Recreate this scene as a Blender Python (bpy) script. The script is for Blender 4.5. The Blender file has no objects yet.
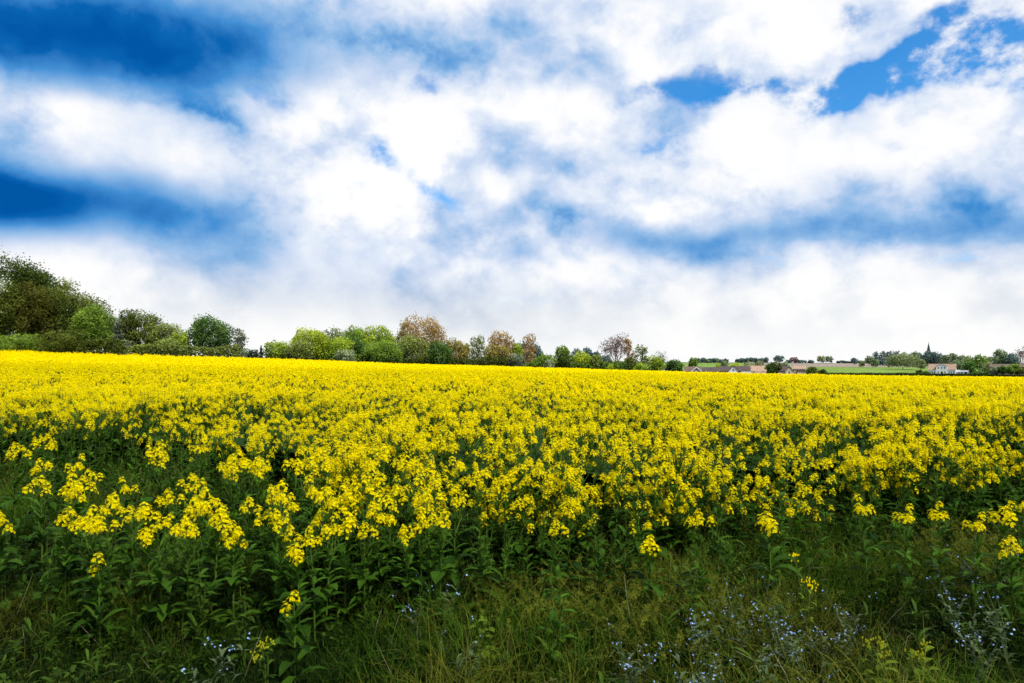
import bpy, math, random
import numpy as np
from mathutils import Vector

random.seed(11)
F = 682.67; HZ = 372.0; EYE = 1.65
SC = bpy.context.scene
COL = SC.collection
PI = math.pi

# ------------------------------------------------------------------ helpers
class G:
    """collects quads: vertices, faces, material index and a 0..1 tint per face"""
    def __init__(s):
        s.V, s.Q, s.M, s.T, s.n = [], [], [], [], 0
    def add(s, V, Q, m=0, t=0.5):
        V = np.asarray(V, float).reshape(-1, 3); Q = np.asarray(Q, int).reshape(-1, 4)
        s.V.append(V); s.Q.append(Q + s.n); s.n += len(V)
        s.M.append(np.full(len(Q), m) if np.isscalar(m) else np.asarray(m))
        s.T.append(np.full(len(Q), float(t)) if np.isscalar(t) else np.asarray(t, float))
    def addg(s, g, off=(0, 0, 0), rz=0.0, sc=1.0, R=None):
        V, Q, M, T = g.arr()
        if R is None:
            c, sn = math.cos(rz), math.sin(rz); R = np.array([[c, -sn, 0], [sn, c, 0], [0, 0, 1]])
        s.add((V * sc) @ R.T + np.asarray(off), Q, M, T)
    def arr(s):
        if not s.V:
            return np.zeros((0, 3)), np.zeros((0, 4), int), np.zeros(0, int), np.zeros(0)
        return np.concatenate(s.V), np.concatenate(s.Q), np.concatenate(s.M), np.concatenate(s.T)

def mesh_np(name, V, Q, mats, M=None, T=None, smooth=False):
    me = bpy.data.meshes.new(name)
    n, q = len(V), len(Q)
    me.vertices.add(n); me.vertices.foreach_set('co', np.ascontiguousarray(V, np.float32).ravel())
    me.loops.add(q * 4); me.loops.foreach_set('vertex_index', np.ascontiguousarray(Q, np.int32).ravel())
    me.polygons.add(q)
    me.polygons.foreach_set('loop_start', np.arange(0, q * 4, 4, dtype=np.int32))
    if M is not None: me.polygons.foreach_set('material_index', np.ascontiguousarray(M, np.int32))
    me.polygons.foreach_set('use_smooth', np.full(q, smooth, dtype=bool))
    if T is not None:
        a = me.attributes.new('tint', 'FLOAT', 'FACE'); a.data.foreach_set('value', np.ascontiguousarray(T, np.float32))
    for m in (mats if isinstance(mats, (list, tuple)) else [mats]): me.materials.append(m)
    me.update(); me.validate()
    return me

def link(name, me, parent=None, loc=(0, 0, 0), rz=0.0):
    o = bpy.data.objects.new(name, me); COL.objects.link(o)
    o.location = loc; o.rotation_euler = (0, 0, rz)
    if parent is not None: o.parent = parent
    return o

def obj(name, g, mats, parent=None, loc=(0, 0, 0), rz=0.0, smooth=False):
    V, Q, M, T = g.arr()
    return link(name, mesh_np(name, V, Q, mats, M, T, smooth), parent, loc, rz)

def tag(o, label=None, cat=None, group=None, kind=None):
    if label: o['label'] = label
    if cat: o['category'] = cat
    if group: o['group'] = group
    if kind: o['kind'] = kind
    return o

def thing(name, label, cat, loc=(0, 0, 0), rz=0.0, group=None):
    o = bpy.data.objects.new(name, None); COL.objects.link(o)
    o.empty_display_size = 0.3
    o.location = loc; o.rotation_euler = (0, 0, rz)
    return tag(o, label, cat, group)

def norm(a):
    a = np.asarray(a, float); return a / (np.linalg.norm(a, axis=-1, keepdims=True) + 1e-9)

def tube(path, rad, n=5):
    path = np.asarray(path, float); k = len(path)
    rad = np.full(k, rad) if np.isscalar(rad) else np.asarray(rad, float)
    d = norm(np.gradient(path, axis=0))
    ref = np.array([1.0, 0, 0]) if abs(d[0][0]) < 0.8 else np.array([0, 1.0, 0])
    a = norm(np.cross(d, ref)); b = np.cross(d, a)
    th = np.arange(n) / n * 2 * PI
    V = path[:, None] + rad[:, None, None] * (a[:, None] * np.cos(th)[None, :, None] + b[:, None] * np.sin(th)[None, :, None])
    Q = []
    for i in range(k - 1):
        for j in range(n):
            j2 = (j + 1) % n
            Q.append((i * n + j, i * n + j2, (i + 1) * n + j2, (i + 1) * n + j))
    return V.reshape(-1, 3), np.array(Q)

def leaf(L, W, up=0.5, droop=1.0, fold=0.25, segs=4, wav=0.0, rng=random):
    """a leaf growing along +x, folded on its midrib"""
    V, Q = [], []
    x = z = 0.0; ang = up
    for i in range(segs + 1):
        t = i / segs
        w = W * 0.5 * (0.16 + 1.05 * math.sin(PI * min(1, t * 0.93 + 0.05)) ** 0.8)
        if i == segs: w = W * 0.03
        w *= 1 + wav * rng.uniform(-1, 1)
        V += [(x, -w, z + fold * w), (x, 0, z), (x, w, z + fold * w)]
        x += L / segs * math.cos(ang); z += L / segs * math.sin(ang); ang -= droop / segs
    for i in range(segs):
        for j in (0, 1):
            Q.append((i * 3 + j, (i + 1) * 3 + j, (i + 1) * 3 + j + 1, i * 3 + j + 1))
    return np.array(V), np.array(Q)

def rotz(V, a):
    c, s = math.cos(a), math.sin(a)
    return np.asarray(V) @ np.array([[c, s, 0], [-s, c, 0], [0, 0, 1]])

def instances(var, pos, rz, sc, tint, tilt=None):
    """tile one variant (V,Q,M,T) over many placements with numpy"""
    V, Q, M, T = var; N = len(pos)
    c, s = np.cos(rz), np.sin(rz)
    X = V[None, :, 0] * c[:, None] - V[None, :, 1] * s[:, None]
    Y = V[None, :, 0] * s[:, None] + V[None, :, 1] * c[:, None]
    Z = np.broadcast_to(V[None, :, 2], X.shape)
    P = np.stack([X, Y, Z], -1) * np.asarray(sc)[:, None, None]
    if tilt is not None: P = P + P[:, :, 2:3] * np.pad(tilt, ((0, 0), (0, 1)))[:, None, :]
    P = P + np.asarray(pos)[:, None, :]
    QQ = Q[None] + (np.arange(N) * len(V))[:, None, None]
    return P.reshape(-1, 3), QQ.reshape(-1, 4), np.tile(M, N), np.clip(np.tile(T, N) + np.repeat(tint, len(Q)), 0, 1)

def vnoise(x, y, seed=0):
    """smooth value noise, numpy"""
    x = np.asarray(x, float); y = np.asarray(y, float)
    xi, yi = np.floor(x).astype(int), np.floor(y).astype(int); fx, fy = x - xi, y - yi
    def h(i, j):
        n = (i * 374761393 + j * 668265263 + seed * 974711) & 0x7fffffff
        n = ((n ^ (n >> 13)) * 1274126177) & 0x7fffffff
        return ((n ^ (n >> 16)) & 0xffff) / 65535.0
    fx = fx * fx * (3 - 2 * fx); fy = fy * fy * (3 - 2 * fy)
    return (h(xi, yi) * (1 - fx) + h(xi + 1, yi) * fx) * (1 - fy) + (h(xi, yi + 1) * (1 - fx) + h(xi + 1, yi + 1) * fx) * fy

def fbm(x, y, seed=0):
    return (vnoise(x, y, seed) + 0.5 * vnoise(np.asarray(x) * 2.1, np.asarray(y) * 2.1, seed + 7) + 0.25 * vnoise(np.asarray(x) * 4.3, np.asarray(y) * 4.3, seed + 13)) / 1.75

def smooth(a, b, x):
    t = np.clip((np.asarray(x, float) - a) / (b - a), 0, 1); return t * t * (3 - 2 * t)

# ------------------------------------------------------------------ lie of the land
TX = [-90, -75, -60, -46, -34, -16, 0, 13, 27, 42, 75, 90]
TZ = [5.1, 4.6, 3.9, 3.12, 2.55, 1.8, 1.38, 0.93, 0.48, 0.1, -0.3, -0.36]
VY = [0, 118, 300, 400, 560, 650, 800, 1000, 1200, 1500, 2000, 3200, 4200]
VZ = [0, 0, -3, -2, -0.7, 0.3, 4.5, 10.5, 16, 22, 22, 6, -10]
def H(x, y):
    x = np.asarray(x, float); y = np.asarray(y, float)
    yy = np.maximum(y, 0)
    near = np.interp(np.clip(x, -90, 90), TX, TZ) * np.clip(yy / 100, 0, 1)
    s = smooth(118, 320, yy)
    far = np.interp(yy, VY, VZ)
    roll = 1.2 * np.sin(x / 210.0) * smooth(700, 1200, yy)
    return near * (1 - s) + far * s + roll
EU = [-1.4, -0.9, -0.75, -0.5, -0.38, -0.30, -0.2, -0.1, 0.07, 0.35, 0.57, 0.75, 1.0, 1.4]
EY = [11, 9.4, 8.7, 8.0, 7.2, 6.2, 5.5, 5.1, 4.9, 5.4, 6.3, 7.4, 8.4, 10]
def edge(u): return np.interp(u, EU, EY)
def far_edge(u): return np.interp(u, [-1.2, -0.75, -0.5, -0.2, 0.2, 1.2], [80, 84, 92, 112, 118, 118])

# ------------------------------------------------------------------ materials
def mat(name):
    m = bpy.data.materials.new(name); m.use_nodes = True
    nt = m.node_tree; nt.nodes.clear(); return m, nt
def rgba(c): return (c[0], c[1], c[2], 1)

def leafmat(name, c0, c1, trans=0.3, rough=0.6, spec=0.25, noise=0.0, nscale=1.0, tcol=None):
    """foliage: tint attribute picks between a dark and a light colour, part of the light goes through"""
    m, nt = mat(name); N = nt.nodes; L = nt.links
    at = N.new('ShaderNodeAttribute'); at.attribute_name = 'tint'
    fac = at.outputs['Fac']
    if noise:
        tc = N.new('ShaderNodeTexCoord'); no = N.new('ShaderNodeTexNoise'); no.inputs['Scale'].default_value = nscale
        L.new(tc.outputs['Object'], no.inputs['Vector'])
        ma = N.new('ShaderNodeMath'); ma.operation = 'MULTIPLY_ADD'; ma.inputs[1].default_value = noise; 
        L.new(no.outputs['Fac'], ma.inputs[0])
        ad = N.new('ShaderNodeMath'); ad.operation = 'SUBTRACT'; ad.inputs[1].default_value = noise * 0.5
        L.new(fac, ad.inputs[0]); L.new(ad.outputs[0], ma.inputs[2]); ma.use_clamp = True
        fac = ma.outputs[0]
    mx = N.new('ShaderNodeMix'); mx.data_type = 'RGBA'
    mx.inputs['A'].default_value = rgba(c0); mx.inputs['B'].default_value = rgba(c1); L.new(fac, mx.inputs['Factor'])
    b = N.new('ShaderNodeBsdfPrincipled'); b.inputs['Roughness'].default_value = rough
    b.inputs['Specular IOR Level'].default_value = spec
    L.new(mx.outputs['Result'], b.inputs['Base Color'])
    out = N.new('ShaderNodeOutputMaterial')
    if trans > 0:
        tr = N.new('ShaderNodeBsdfTranslucent')
        if tcol:
            hm = N.new('ShaderNodeMix'); hm.data_type = 'RGBA'; hm.blend_type = 'MULTIPLY'; hm.inputs['Factor'].default_value = 1
            hm.inputs['B'].default_value = rgba(tcol); L.new(mx.outputs['Result'], hm.inputs['A']); L.new(hm.outputs['Result'], tr.inputs['Color'])
        else: L.new(mx.outputs['Result'], tr.inputs['Color'])
        ms = N.new('ShaderNodeMixShader'); ms.inputs[0].default_value = trans
        L.new(b.outputs[0], ms.inputs[1]); L.new(tr.outputs[0], ms.inputs[2]); L.new(ms.outputs[0], out.inputs['Surface'])
    else: L.new(b.outputs[0], out.inputs['Surface'])
    return m

def surf(name, c0, c1, scale=1.0, rough=0.85, detail=4, bump=0.0, stretch=(1, 1, 1), spec=0.2):
    m, nt = mat(name); N = nt.nodes; L = nt.links
    tc = N.new('ShaderNodeTexCoord'); mp = N.new('ShaderNodeMapping'); mp.inputs['Scale'].default_value = stretch
    L.new(tc.outputs['Object'], mp.inputs['Vector'])
    no = N.new('ShaderNodeTexNoise'); no.inputs['Scale'].default_value = scale; no.inputs['Detail'].default_value = detail
    L.new(mp.outputs[0], no.inputs['Vector'])
    rp = N.new('ShaderNodeValToRGB'); rp.color_ramp.elements[0].position = 0.32; rp.color_ramp.elements[1].position = 0.68
    rp.color_ramp.elements[0].color = rgba(c0); rp.color_ramp.elements[1].color = rgba(c1)
    L.new(no.outputs['Fac'], rp.inputs[0])
    b = N.new('ShaderNodeBsdfPrincipled'); b.inputs['Roughness'].default_value = rough; b.inputs['Specular IOR Level'].default_value = spec
    L.new(rp.outputs[0], b.inputs['Base Color'])
    if bump:
        bp = N.new('ShaderNodeBump'); bp.inputs['Strength'].default_value = bump; L.new(no.outputs['Fac'], bp.inputs['Height']); L.new(bp.outputs[0], b.inputs['Normal'])
    out = N.new('ShaderNodeOutputMaterial'); L.new(b.outputs[0], out.inputs['Surface'])
    return m

M_petal = leafmat('rape_petal', (0.92, 0.73, 0.0), (0.98, 0.86, 0.0), trans=0.5, rough=0.7, spec=0.05)
M_bud = leafmat('rape_bud', (0.30, 0.32, 0.01), (0.5, 0.5, 0.015), trans=0.2, spec=.1)
M_stem = leafmat('rape_stem', (0.025, 0.05, 0.006), (0.08, 0.14, 0.016), trans=0.0, rough=0.6, spec=.1)
M_leaf = leafmat('rape_leaf', (0.007, 0.028, 0.002), (0.06, 0.145, 0.009), trans=0.3, rough=0.6, spec=0.06)
RAPE = [M_petal, M_bud, M_stem, M_leaf]
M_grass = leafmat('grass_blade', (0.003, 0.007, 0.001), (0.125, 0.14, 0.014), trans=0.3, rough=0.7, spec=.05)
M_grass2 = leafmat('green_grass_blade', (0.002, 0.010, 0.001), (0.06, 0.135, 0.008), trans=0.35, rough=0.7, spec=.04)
M_straw = leafmat('dry_straw', (0.08, 0.075, 0.03), (0.26, 0.24, 0.14), trans=0.1, spec=.1)
M_weed = leafmat('weed_leaf', (0.003, 0.014, 0.001), (0.055, 0.11, 0.008), trans=0.3, rough=0.6, spec=0.08)
M_grey = leafmat('grey_green_leaf', (0.012, 0.026, 0.006), (0.085, 0.125, 0.045), trans=0.15, rough=0.5, spec=0.2)
M_lime = leafmat('lime_leaf', (0.05, 0.09, 0.005), (0.13, 0.20, 0.010), trans=0.35, spec=.1)
M_blue = leafmat('blue_petal', (0.13, 0.22, 0.45), (0.34, 0.47, 0.74), trans=0.2, spec=.1)
M_bark = surf('bark', (0.03, 0.024, 0.018), (0.09, 0.075, 0.06), 3.0, bump=0.4, stretch=(1, 1, 0.3))
M_barkp = surf('pale_bark', (0.08, 0.06, 0.05), (0.2, 0.16, 0.13), 3.0)
SUN_E, CLOUD = 5.0, 1.02
# ------------------------------------------------------------------ camera
cam = bpy.data.cameras.new('camera'); cam.lens = 24; cam.sensor_width = 36; cam.clip_end = 12000; cam.clip_start = 0.05
cam.shift_y = (HZ - 341.5) / 1024
co = bpy.data.objects.new('camera', cam); COL.objects.link(co); co.location = (0, 0, EYE); co.rotation_euler = (PI / 2, 0, 0)
SC.camera = co
SC.view_settings.view_transform = 'Standard'; SC.view_settings.look = 'None'; SC.view_settings.exposure = 0; SC.view_settings.gamma = 1
SC.cycles.use_denoising = True
SC.cycles.max_bounces = 6; SC.cycles.diffuse_bounces = 3; SC.cycles.transmission_bounces = 4; SC.cycles.glossy_bounces = 2

# ------------------------------------------------------------------ sun and sky
SUN_AZ, SUN_EL = math.radians(140), math.radians(54)
sd = Vector((math.sin(SUN_AZ) * math.cos(SUN_EL), math.cos(SUN_AZ) * math.cos(SUN_EL), math.sin(SUN_EL)))
sl = bpy.data.lights.new('sun', 'SUN'); sl.energy = SUN_E; sl.angle = math.radians(0.5); sl.color = (1.0, 0.95, 0.86)
so = bpy.data.objects.new('sun', sl); COL.objects.link(so); so.location = sd * 300; so.rotation_euler = (-sd).to_track_quat('-Z', 'Y').to_euler()

W = bpy.data.worlds.new('World'); SC.world = W; W.use_nodes = True
nt = W.node_tree; nt.nodes.clear(); N = nt.nodes; L = nt.links
def val(x, sock):
    if isinstance(x, (int, float)): sock.default_value = x
    elif isinstance(x, tuple): sock.default_value = x
    else: L.new(x, sock)
def mth(op, a, b=0.0, c=None, clamp=False):
    n = N.new('ShaderNodeMath'); n.operation = op; n.use_clamp = clamp
    val(a, n.inputs[0]); val(b, n.inputs[1])
    if c is not None: val(c, n.inputs[2])
    return n.outputs[0]
def vec(op, a, b):
    n = N.new('ShaderNodeVectorMath'); n.operation = op; val(a, n.inputs[0]); val(b, n.inputs[1])
    return n.outputs['Value'] if op in ('DOT_PRODUCT', 'LENGTH') else n.outputs[0]
def comb(x, y, z):
    n = N.new('ShaderNodeCombineXYZ'); val(x, n.inputs[0]); val(y, n.inputs[1]); val(z, n.inputs[2]); return n.outputs[0]
def noise(v, scale, detail=6, rough=0.55, lac=2.0, dist=0.0):
    n = N.new('ShaderNodeTexNoise'); n.inputs['Scale'].default_value = scale; n.inputs['Detail'].default_value = detail
    n.inputs['Roughness'].default_value = rough; n.inputs['Lacunarity'].default_value = lac; n.inputs['Distortion'].default_value = dist
    L.new(v, n.inputs['Vector']); return n.outputs['Fac']
def sstep(a, b, x):
    n = N.new('ShaderNodeMapRange'); n.interpolation_type = 'SMOOTHSTEP'; n.inputs['From Min'].default_value = a; n.inputs['From Max'].default_value = b
    val(x, n.inputs['Value']); return n.outputs['Result']

tc = N.new('ShaderNodeTexCoord'); d = vec('NORMALIZE', tc.outputs['Generated'], (0, 0, 0))
sp = N.new('ShaderNodeSeparateXYZ'); L.new(d, sp.inputs[0]); dx, dy, dz = sp.outputs
az = mth('ARCTAN2', dx, dy); el = mth('ARCSINE', dz)
def noisec(v, scale, detail, rough=0.5):
    n = N.new('ShaderNodeTexNoise'); n.inputs['Scale'].default_value = scale; n.inputs['Detail'].default_value = detail; n.inputs['Roughness'].default_value = rough
    L.new(v, n.inputs['Vector']); s = N.new('ShaderNodeSeparateColor'); L.new(n.outputs['Color'], s.inputs[0]); return s.outputs
def cen(x, k): return mth('MULTIPLY', mth('SUBTRACT', x, 0.5), k)
q = vec('MULTIPLY', d, (1.0, 1.0, 1.3))
w0 = noisec(d, 3.2, 3); w1 = noisec(vec('ADD', d, (5.1, 2.2, 7.4)), 11.0, 4, 0.6)
soft = comb(mth('ADD', az, cen(w0[0], 0.22)), mth('ADD', el, cen(w0[1], 0.11)), 0.0)
hard = comb(mth('ADD', az, mth('ADD', cen(w0[0], 0.08), cen(w1[0], 0.10))), mth('ADD', el, mth('ADD', cen(w0[1], 0.05), cen(w1[1], 0.08))), 0.0)
pb = vec('ADD', q, comb(cen(w1[2], 0.05), 0.0, cen(w1[1], 0.05)))
nA = noise(pb, 4.6, 7, 0.52); nA2 = noise(vec('ADD', pb, (0.012, 0.0, 0.045)), 4.6, 7, 0.52)
nB = noise(vec('ADD', q, (3.3, 1.2, 9.2)), 9.0, 8, 0.62)
nC = noise(vec('ADD', q, (8.3, 4.2, 1.2)), 2.1, 4, 0.5)
def direction(px, py):
    a = math.atan((px - 512) / F); return a, math.atan((HZ - py) / F * math.cos(a))
def blob(v, px, py, sx, sy, amp, rot=0.0):
    """one cloud or gap: a soft patch round a compass bearing and a height above the horizon"""
    a, e = direction(px, py); c = math.cos(a)
    sa, se = sx / F * c * c, sy / F * c
    q = vec('SUBTRACT', v, (a, e, 0.0))
    if rot:
        r = math.radians(rot); cr, sr = math.cos(r), math.sin(r)
        qx = vec('DOT_PRODUCT', q, (cr / sa, sr / sa, 0)); qy = vec('DOT_PRODUCT', q, (-sr / se, cr / se, 0))
        l2 = mth('ADD', mth('MULTIPLY', qx, qx), mth('MULTIPLY', qy, qy))
    else:
        q = vec('MULTIPLY', q, (1 / sa, 1 / se, 0.0)); l2 = vec('DOT_PRODUCT', q, q)
    return mth('MULTIPLY', mth('EXPONENT', mth('MULTIPLY', l2, -1.0)), amp)
def total(v, items):
    t = None
    for it in items:
        b = blob(v, *it); t = b if t is None else mth('ADD', t, b)
    return t
GAPS = [(930, 60, 110, 30, 0.55, 15), (880, 78, 40, 14, 0.5, 20), (690, 104, 80, 26, 0.35), (400, 180, 70, 22, 0.35, -30), (1015, 80, 40, 20, 0.4), (918, 62, 60, 17, 1.2, 22), (982, 48, 44, 26, 1.25), (835, 98, 48, 15, 1.25, 18), (870, 84, 30, 12, 0.9, 20), (768, 104, 34, 10, 0.75), (1000, 86, 26, 10, 0.95), (1010, 20, 24, 10, 0.5),
        (664, 92, 44, 15, 0.8, 10), (712, 105, 36, 12, 0.8), (655, 147, 34, 10, 0.75), (585, 66, 18, 8, 0.4),
        (376, 156, 15, 15, 0.6, -35), (402, 178, 28, 8, 0.66, -28), (440, 194, 22, 7, 0.5, -30), (393, 44, 12, 8, 0.7), (422, 88, 16, 9, 0.7), (268, 92, 26, 9, 0.55, -40), (345, 190, 26, 8, .6),
        (850, 12, 36, 12, 0.8), (935, 20, 40, 9, 0.65), (520, 300, 60, 5, 0.3), (780, 262, 50, 5, 0.4), (960, 263, 40, 6, 0.5)]
DARKS = [(30, 26, 210, 64, 0.86), (200, 38, 130, 54, 0.5), (310, 24, 120, 60, 0.28), (0, 84, 130, 26, 0.16), (-170, 70, 190, 150, 0.5),
         (-30, 186, 140, 46, 0.62), (80, 204, 150, 38, 0.52), (160, 222, 150, 30, 0.34), (250, 232, 120, 38, 0.26), (240, 152, 70, 34, 0.20), (330, 266, 190, 34, 0.22), (400, 300, 190, 26, 0.12), (150, 258, 110, 20, 0.14),
         (575, 66, 80, 30, 0.30), (520, 14, 110, 34, 0.16), (520, 205, 36, 40, 0.2), (600, 222, 70, 30, 0.2), (420, 216, 40, 26, 0.14), (440, 60, 80, 60, 0.12),
         (640, 236, 80, 12, 0.14), (700, 236, 115, 14, 0.34), (820, 235, 125, 14, 0.36), (960, 236, 110, 13, 0.32), (700, 214, 110, 32, 0.18), (830, 210, 130, 30, 0.24), (960, 208, 110, 38, 0.22), (1040, 222, 60, 20, 0.2), (900, 172, 110, 30, 0.10), (800, 264, 70, 8, 0.12), (980, 266, 60, 8, 0.16),
         (760, 18, 90, 22, 0.14), (700, 168, 80, 24, 0.08), (690, 40, 60, 30, 0.1)]
WHITES = [(500, 110, 220, 80, 0.07), (760, 150, 220, 60, 0.06), (480, 170, 60, 30, 0.1), (450, 110, 50, 20, 0.08), (560, 250, 260, 24, 0.06), (125, 116, 110, 18, 0.22), (30, 108, 80, 22, 0.12), (260, 112, 60, 22, 0.12), (300, 140, 50, 12, 0.16, -35), (682, 208, 40, 8, 0.3), (560, 130, 110, 40, 0.06), (900, 116, 100, 22, 0.1), (400, 246, 60, 20, 0.08), (620, 205, 30, 14, .1)]
gap = mth('MINIMUM', total(hard, GAPS), 1.25)
tex = sstep(0.38, 0.60, mth('ADD', mth('MULTIPLY', nB, 0.8), mth('MULTIPLY', nA, 0.2)))
far_side = sstep(0.85, 1.2, mth('ABSOLUTE', az))
gap = mth('ADD', gap, mth('MULTIPLY', mth('MULTIPLY', far_side, sstep(0.5, 0.62, nC)), 1.0))
blue_fac = mth('MULTIPLY', sstep(0.12, 1.15, mth('MULTIPLY', gap, mth('ADD', 0.22, mth('MULTIPLY', tex, 1.0)))), 0.97)
dark = mth('MAXIMUM', mth('SUBTRACT', total(soft, DARKS), total(soft, WHITES)), 0.0)
quiet = mth('SUBTRACT', 1.0, mth('MULTIPLY', sstep(0.25, 0.7, dark), 0.6))
calm = sstep(0.02, 0.20, el)
emb = cen(mth('ADD', mth('SUBTRACT', nA2, nA), 0.5), 2.1)
crisp = mth('ADD', cen(sstep(0.455, 0.535, mth('ADD', mth('MULTIPLY', nA, 0.7), mth('MULTIPLY', nB, 0.3))), 0.2), 0.0)
body = mth('ADD', mth('ADD', emb, crisp), mth('ADD', cen(nA, 0.4), mth('ADD', cen(nB, 0.42), mth('ADD', mth('MULTIPLY', mth('SUBTRACT', 0.16, mth('MULTIPLY', mth('ABSOLUTE', mth('SUBTRACT', nA, 0.5)), 2.0)), 0.75), 0.08))))
shade = mth('ADD', dark, mth('MULTIPLY', mth('MULTIPLY', body, quiet), mth('ADD', mth('MULTIPLY', calm, 0.85), 0.2)))
shade = mth('ADD', shade, mth('MULTIPLY', far_side, 0.2))
over = mth('MAXIMUM', mth('SUBTRACT', shade, 0.35), 0.0)
shade = mth('ADD', mth('MINIMUM', shade, 0.35), mth('DIVIDE', over, mth('ADD', 1.0, mth('MULTIPLY', over, 0.25))))
rp = N.new('ShaderNodeValToRGB'); cr = rp.color_ramp; cr.interpolation = 'LINEAR'
def s2l(r, g, b):
    f = lambda c: (c / 12.92 if c <= 0.04045 else ((c + 0.055) / 1.055) ** 2.4)
    return (f(r / 255), f(g / 255), f(b / 255), 1)
stops = [(0.0, (254, 254, 254)), (0.08, (249, 250, 253)), (0.22, (228, 236, 249)), (0.40, (197, 214, 241)), (0.60, (144, 186, 230)), (0.78, (70, 144, 212)), (0.92, (10, 100, 178)), (1.0, (2, 86, 164))]
cr.elements[0].position = stops[0][0]; cr.elements[0].color = s2l(*stops[0][1]); cr.elements[1].position = 1.0; cr.elements[1].color = s2l(*stops[-1][1])
for p, c in stops[1:-1]:
    e = cr.elements.new(p); e.color = s2l(*c)
L.new(shade, rp.inputs[0])
# the low band is a warmer, greyer white
lowm = N.new('ShaderNodeMix'); lowm.data_type = 'RGBA'; L.new(rp.outputs[0], lowm.inputs['A'])
r2 = N.new('ShaderNodeValToRGB'); r2.color_ramp.elements[0].color = s2l(253, 253, 252); r2.color_ramp.elements[1].color = s2l(120, 150, 185); r2.color_ramp.elements[1].position = 0.8
L.new(shade, r2.inputs[0]); L.new(r2.outputs[0], lowm.inputs['B']); L.new(mth('MULTIPLY', sstep(0.17, 0.06, el), 0.85), lowm.inputs['Factor'])
sky = N.new('ShaderNodeTexSky'); sky.sky_type = 'NISHITA'; sky.sun_disc = False; sky.sun_elevation = SUN_EL; sky.sun_rotation = SUN_AZ
sky.air_density = 1.0; sky.dust_density = 0.3; sky.ozone_density = 2.5
hs = N.new('ShaderNodeHueSaturation'); hs.inputs['Saturation'].default_value = 1.45; hs.inputs['Value'].default_value = 1.3; L.new(sky.outputs[0], hs.inputs['Color'])
b1 = N.new('ShaderNodeBackground'); L.new(hs.outputs[0], b1.inputs['Color']); b1.inputs['Strength'].default_value = 0.15
b2 = N.new('ShaderNodeBackground'); L.new(lowm.outputs['Result'], b2.inputs['Color']); b2.inputs['Strength'].default_value = CLOUD
mx = N.new('ShaderNodeMixShader'); L.new(blue_fac, mx.inputs[0]); L.new(b2.outputs[0], mx.inputs[1]); L.new(b1.outputs[0], mx.inputs[2])
wo = N.new('ShaderNodeOutputWorld'); L.new(mx.outputs[0], wo.inputs['Surface'])

W.cycles.sampling_method = 'MANUAL'; W.cycles.sample_map_resolution = 256
SC.cycles.use_adaptive_sampling = True; SC.cycles.adaptive_threshold = 0.03; SC.cycles.adaptive_min_samples = 12
# ------------------------------------------------------------------ ground
def polar_sheet(rs, angs, lift=0.0, zf=None):
    R, A = np.meshgrid(np.asarray(rs), np.asarray(angs), indexing='ij')
    X = R * np.sin(A); Y = R * np.cos(A)
    Z = H(X, Y) + lift
    if zf is not None: Z = Z + zf(X, Y)
    n, k = R.shape
    idx = np.arange(n * k).reshape(n, k)
    Q = np.stack([idx[:-1, :-1], idx[:-1, 1:], idx[1:, 1:], idx[1:, :-1]], -1).reshape(-1, 4)[:, ::-1]
    return np.stack([X, Y, Z], -1).reshape(-1, 3), Q
rs = np.concatenate([[0.0], np.geomspace(0.6, 4200, 130)])
M_ground = surf('turf_and_soil', (0.004, 0.008, 0.002), (0.012, 0.022, 0.004), 0.9, rough=1.0, bump=0.3, spec=0.0)
gV, gQ = polar_sheet(rs, np.linspace(-PI, PI, 241))
tag(link('ground', mesh_np('ground', gV, gQ, M_ground, smooth=True)), kind='structure')

M_past = surf('pasture_grass', (0.10, 0.17, 0.02), (0.17, 0.27, 0.03), 0.012, stretch=(1, 4, 1))
M_plough = surf('ploughed_earth', (0.20, 0.16, 0.12), (0.28, 0.23, 0.18), 0.01, stretch=(0.4, 4, 1))
M_dull = surf('rough_meadow', (0.05, 0.08, 0.03), (0.10, 0.13, 0.05), 0.03)
def field_sheet(name, u0, u1, y0, y1, m, lift):
    us = np.linspace(u0, u1, 24); ys = np.linspace(y0, y1, 20)
    U, Y = np.meshgrid(us, ys, indexing='ij'); X = U * Y
    Z = H(X, Y) + lift
    idx = np.arange(U.size).reshape(U.shape)
    Q = np.stack([idx[:-1, :-1], idx[1:, :-1], idx[1:, 1:], idx[:-1, 1:]], -1).reshape(-1, 4)
    tag(link(name, mesh_np(name, np.stack([X, Y, Z], -1).reshape(-1, 3), Q, m, smooth=True)), kind='structure')
field_sheet('pasture', 0.36, 0.95, 585, 900, M_past, 0.15)
field_sheet('pasture', 0.12, 0.34, 560, 1260, M_past, 0.15)
field_sheet('ploughed_field', 0.345, 0.95, 905, 1260, M_plough, 0.2)

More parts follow.
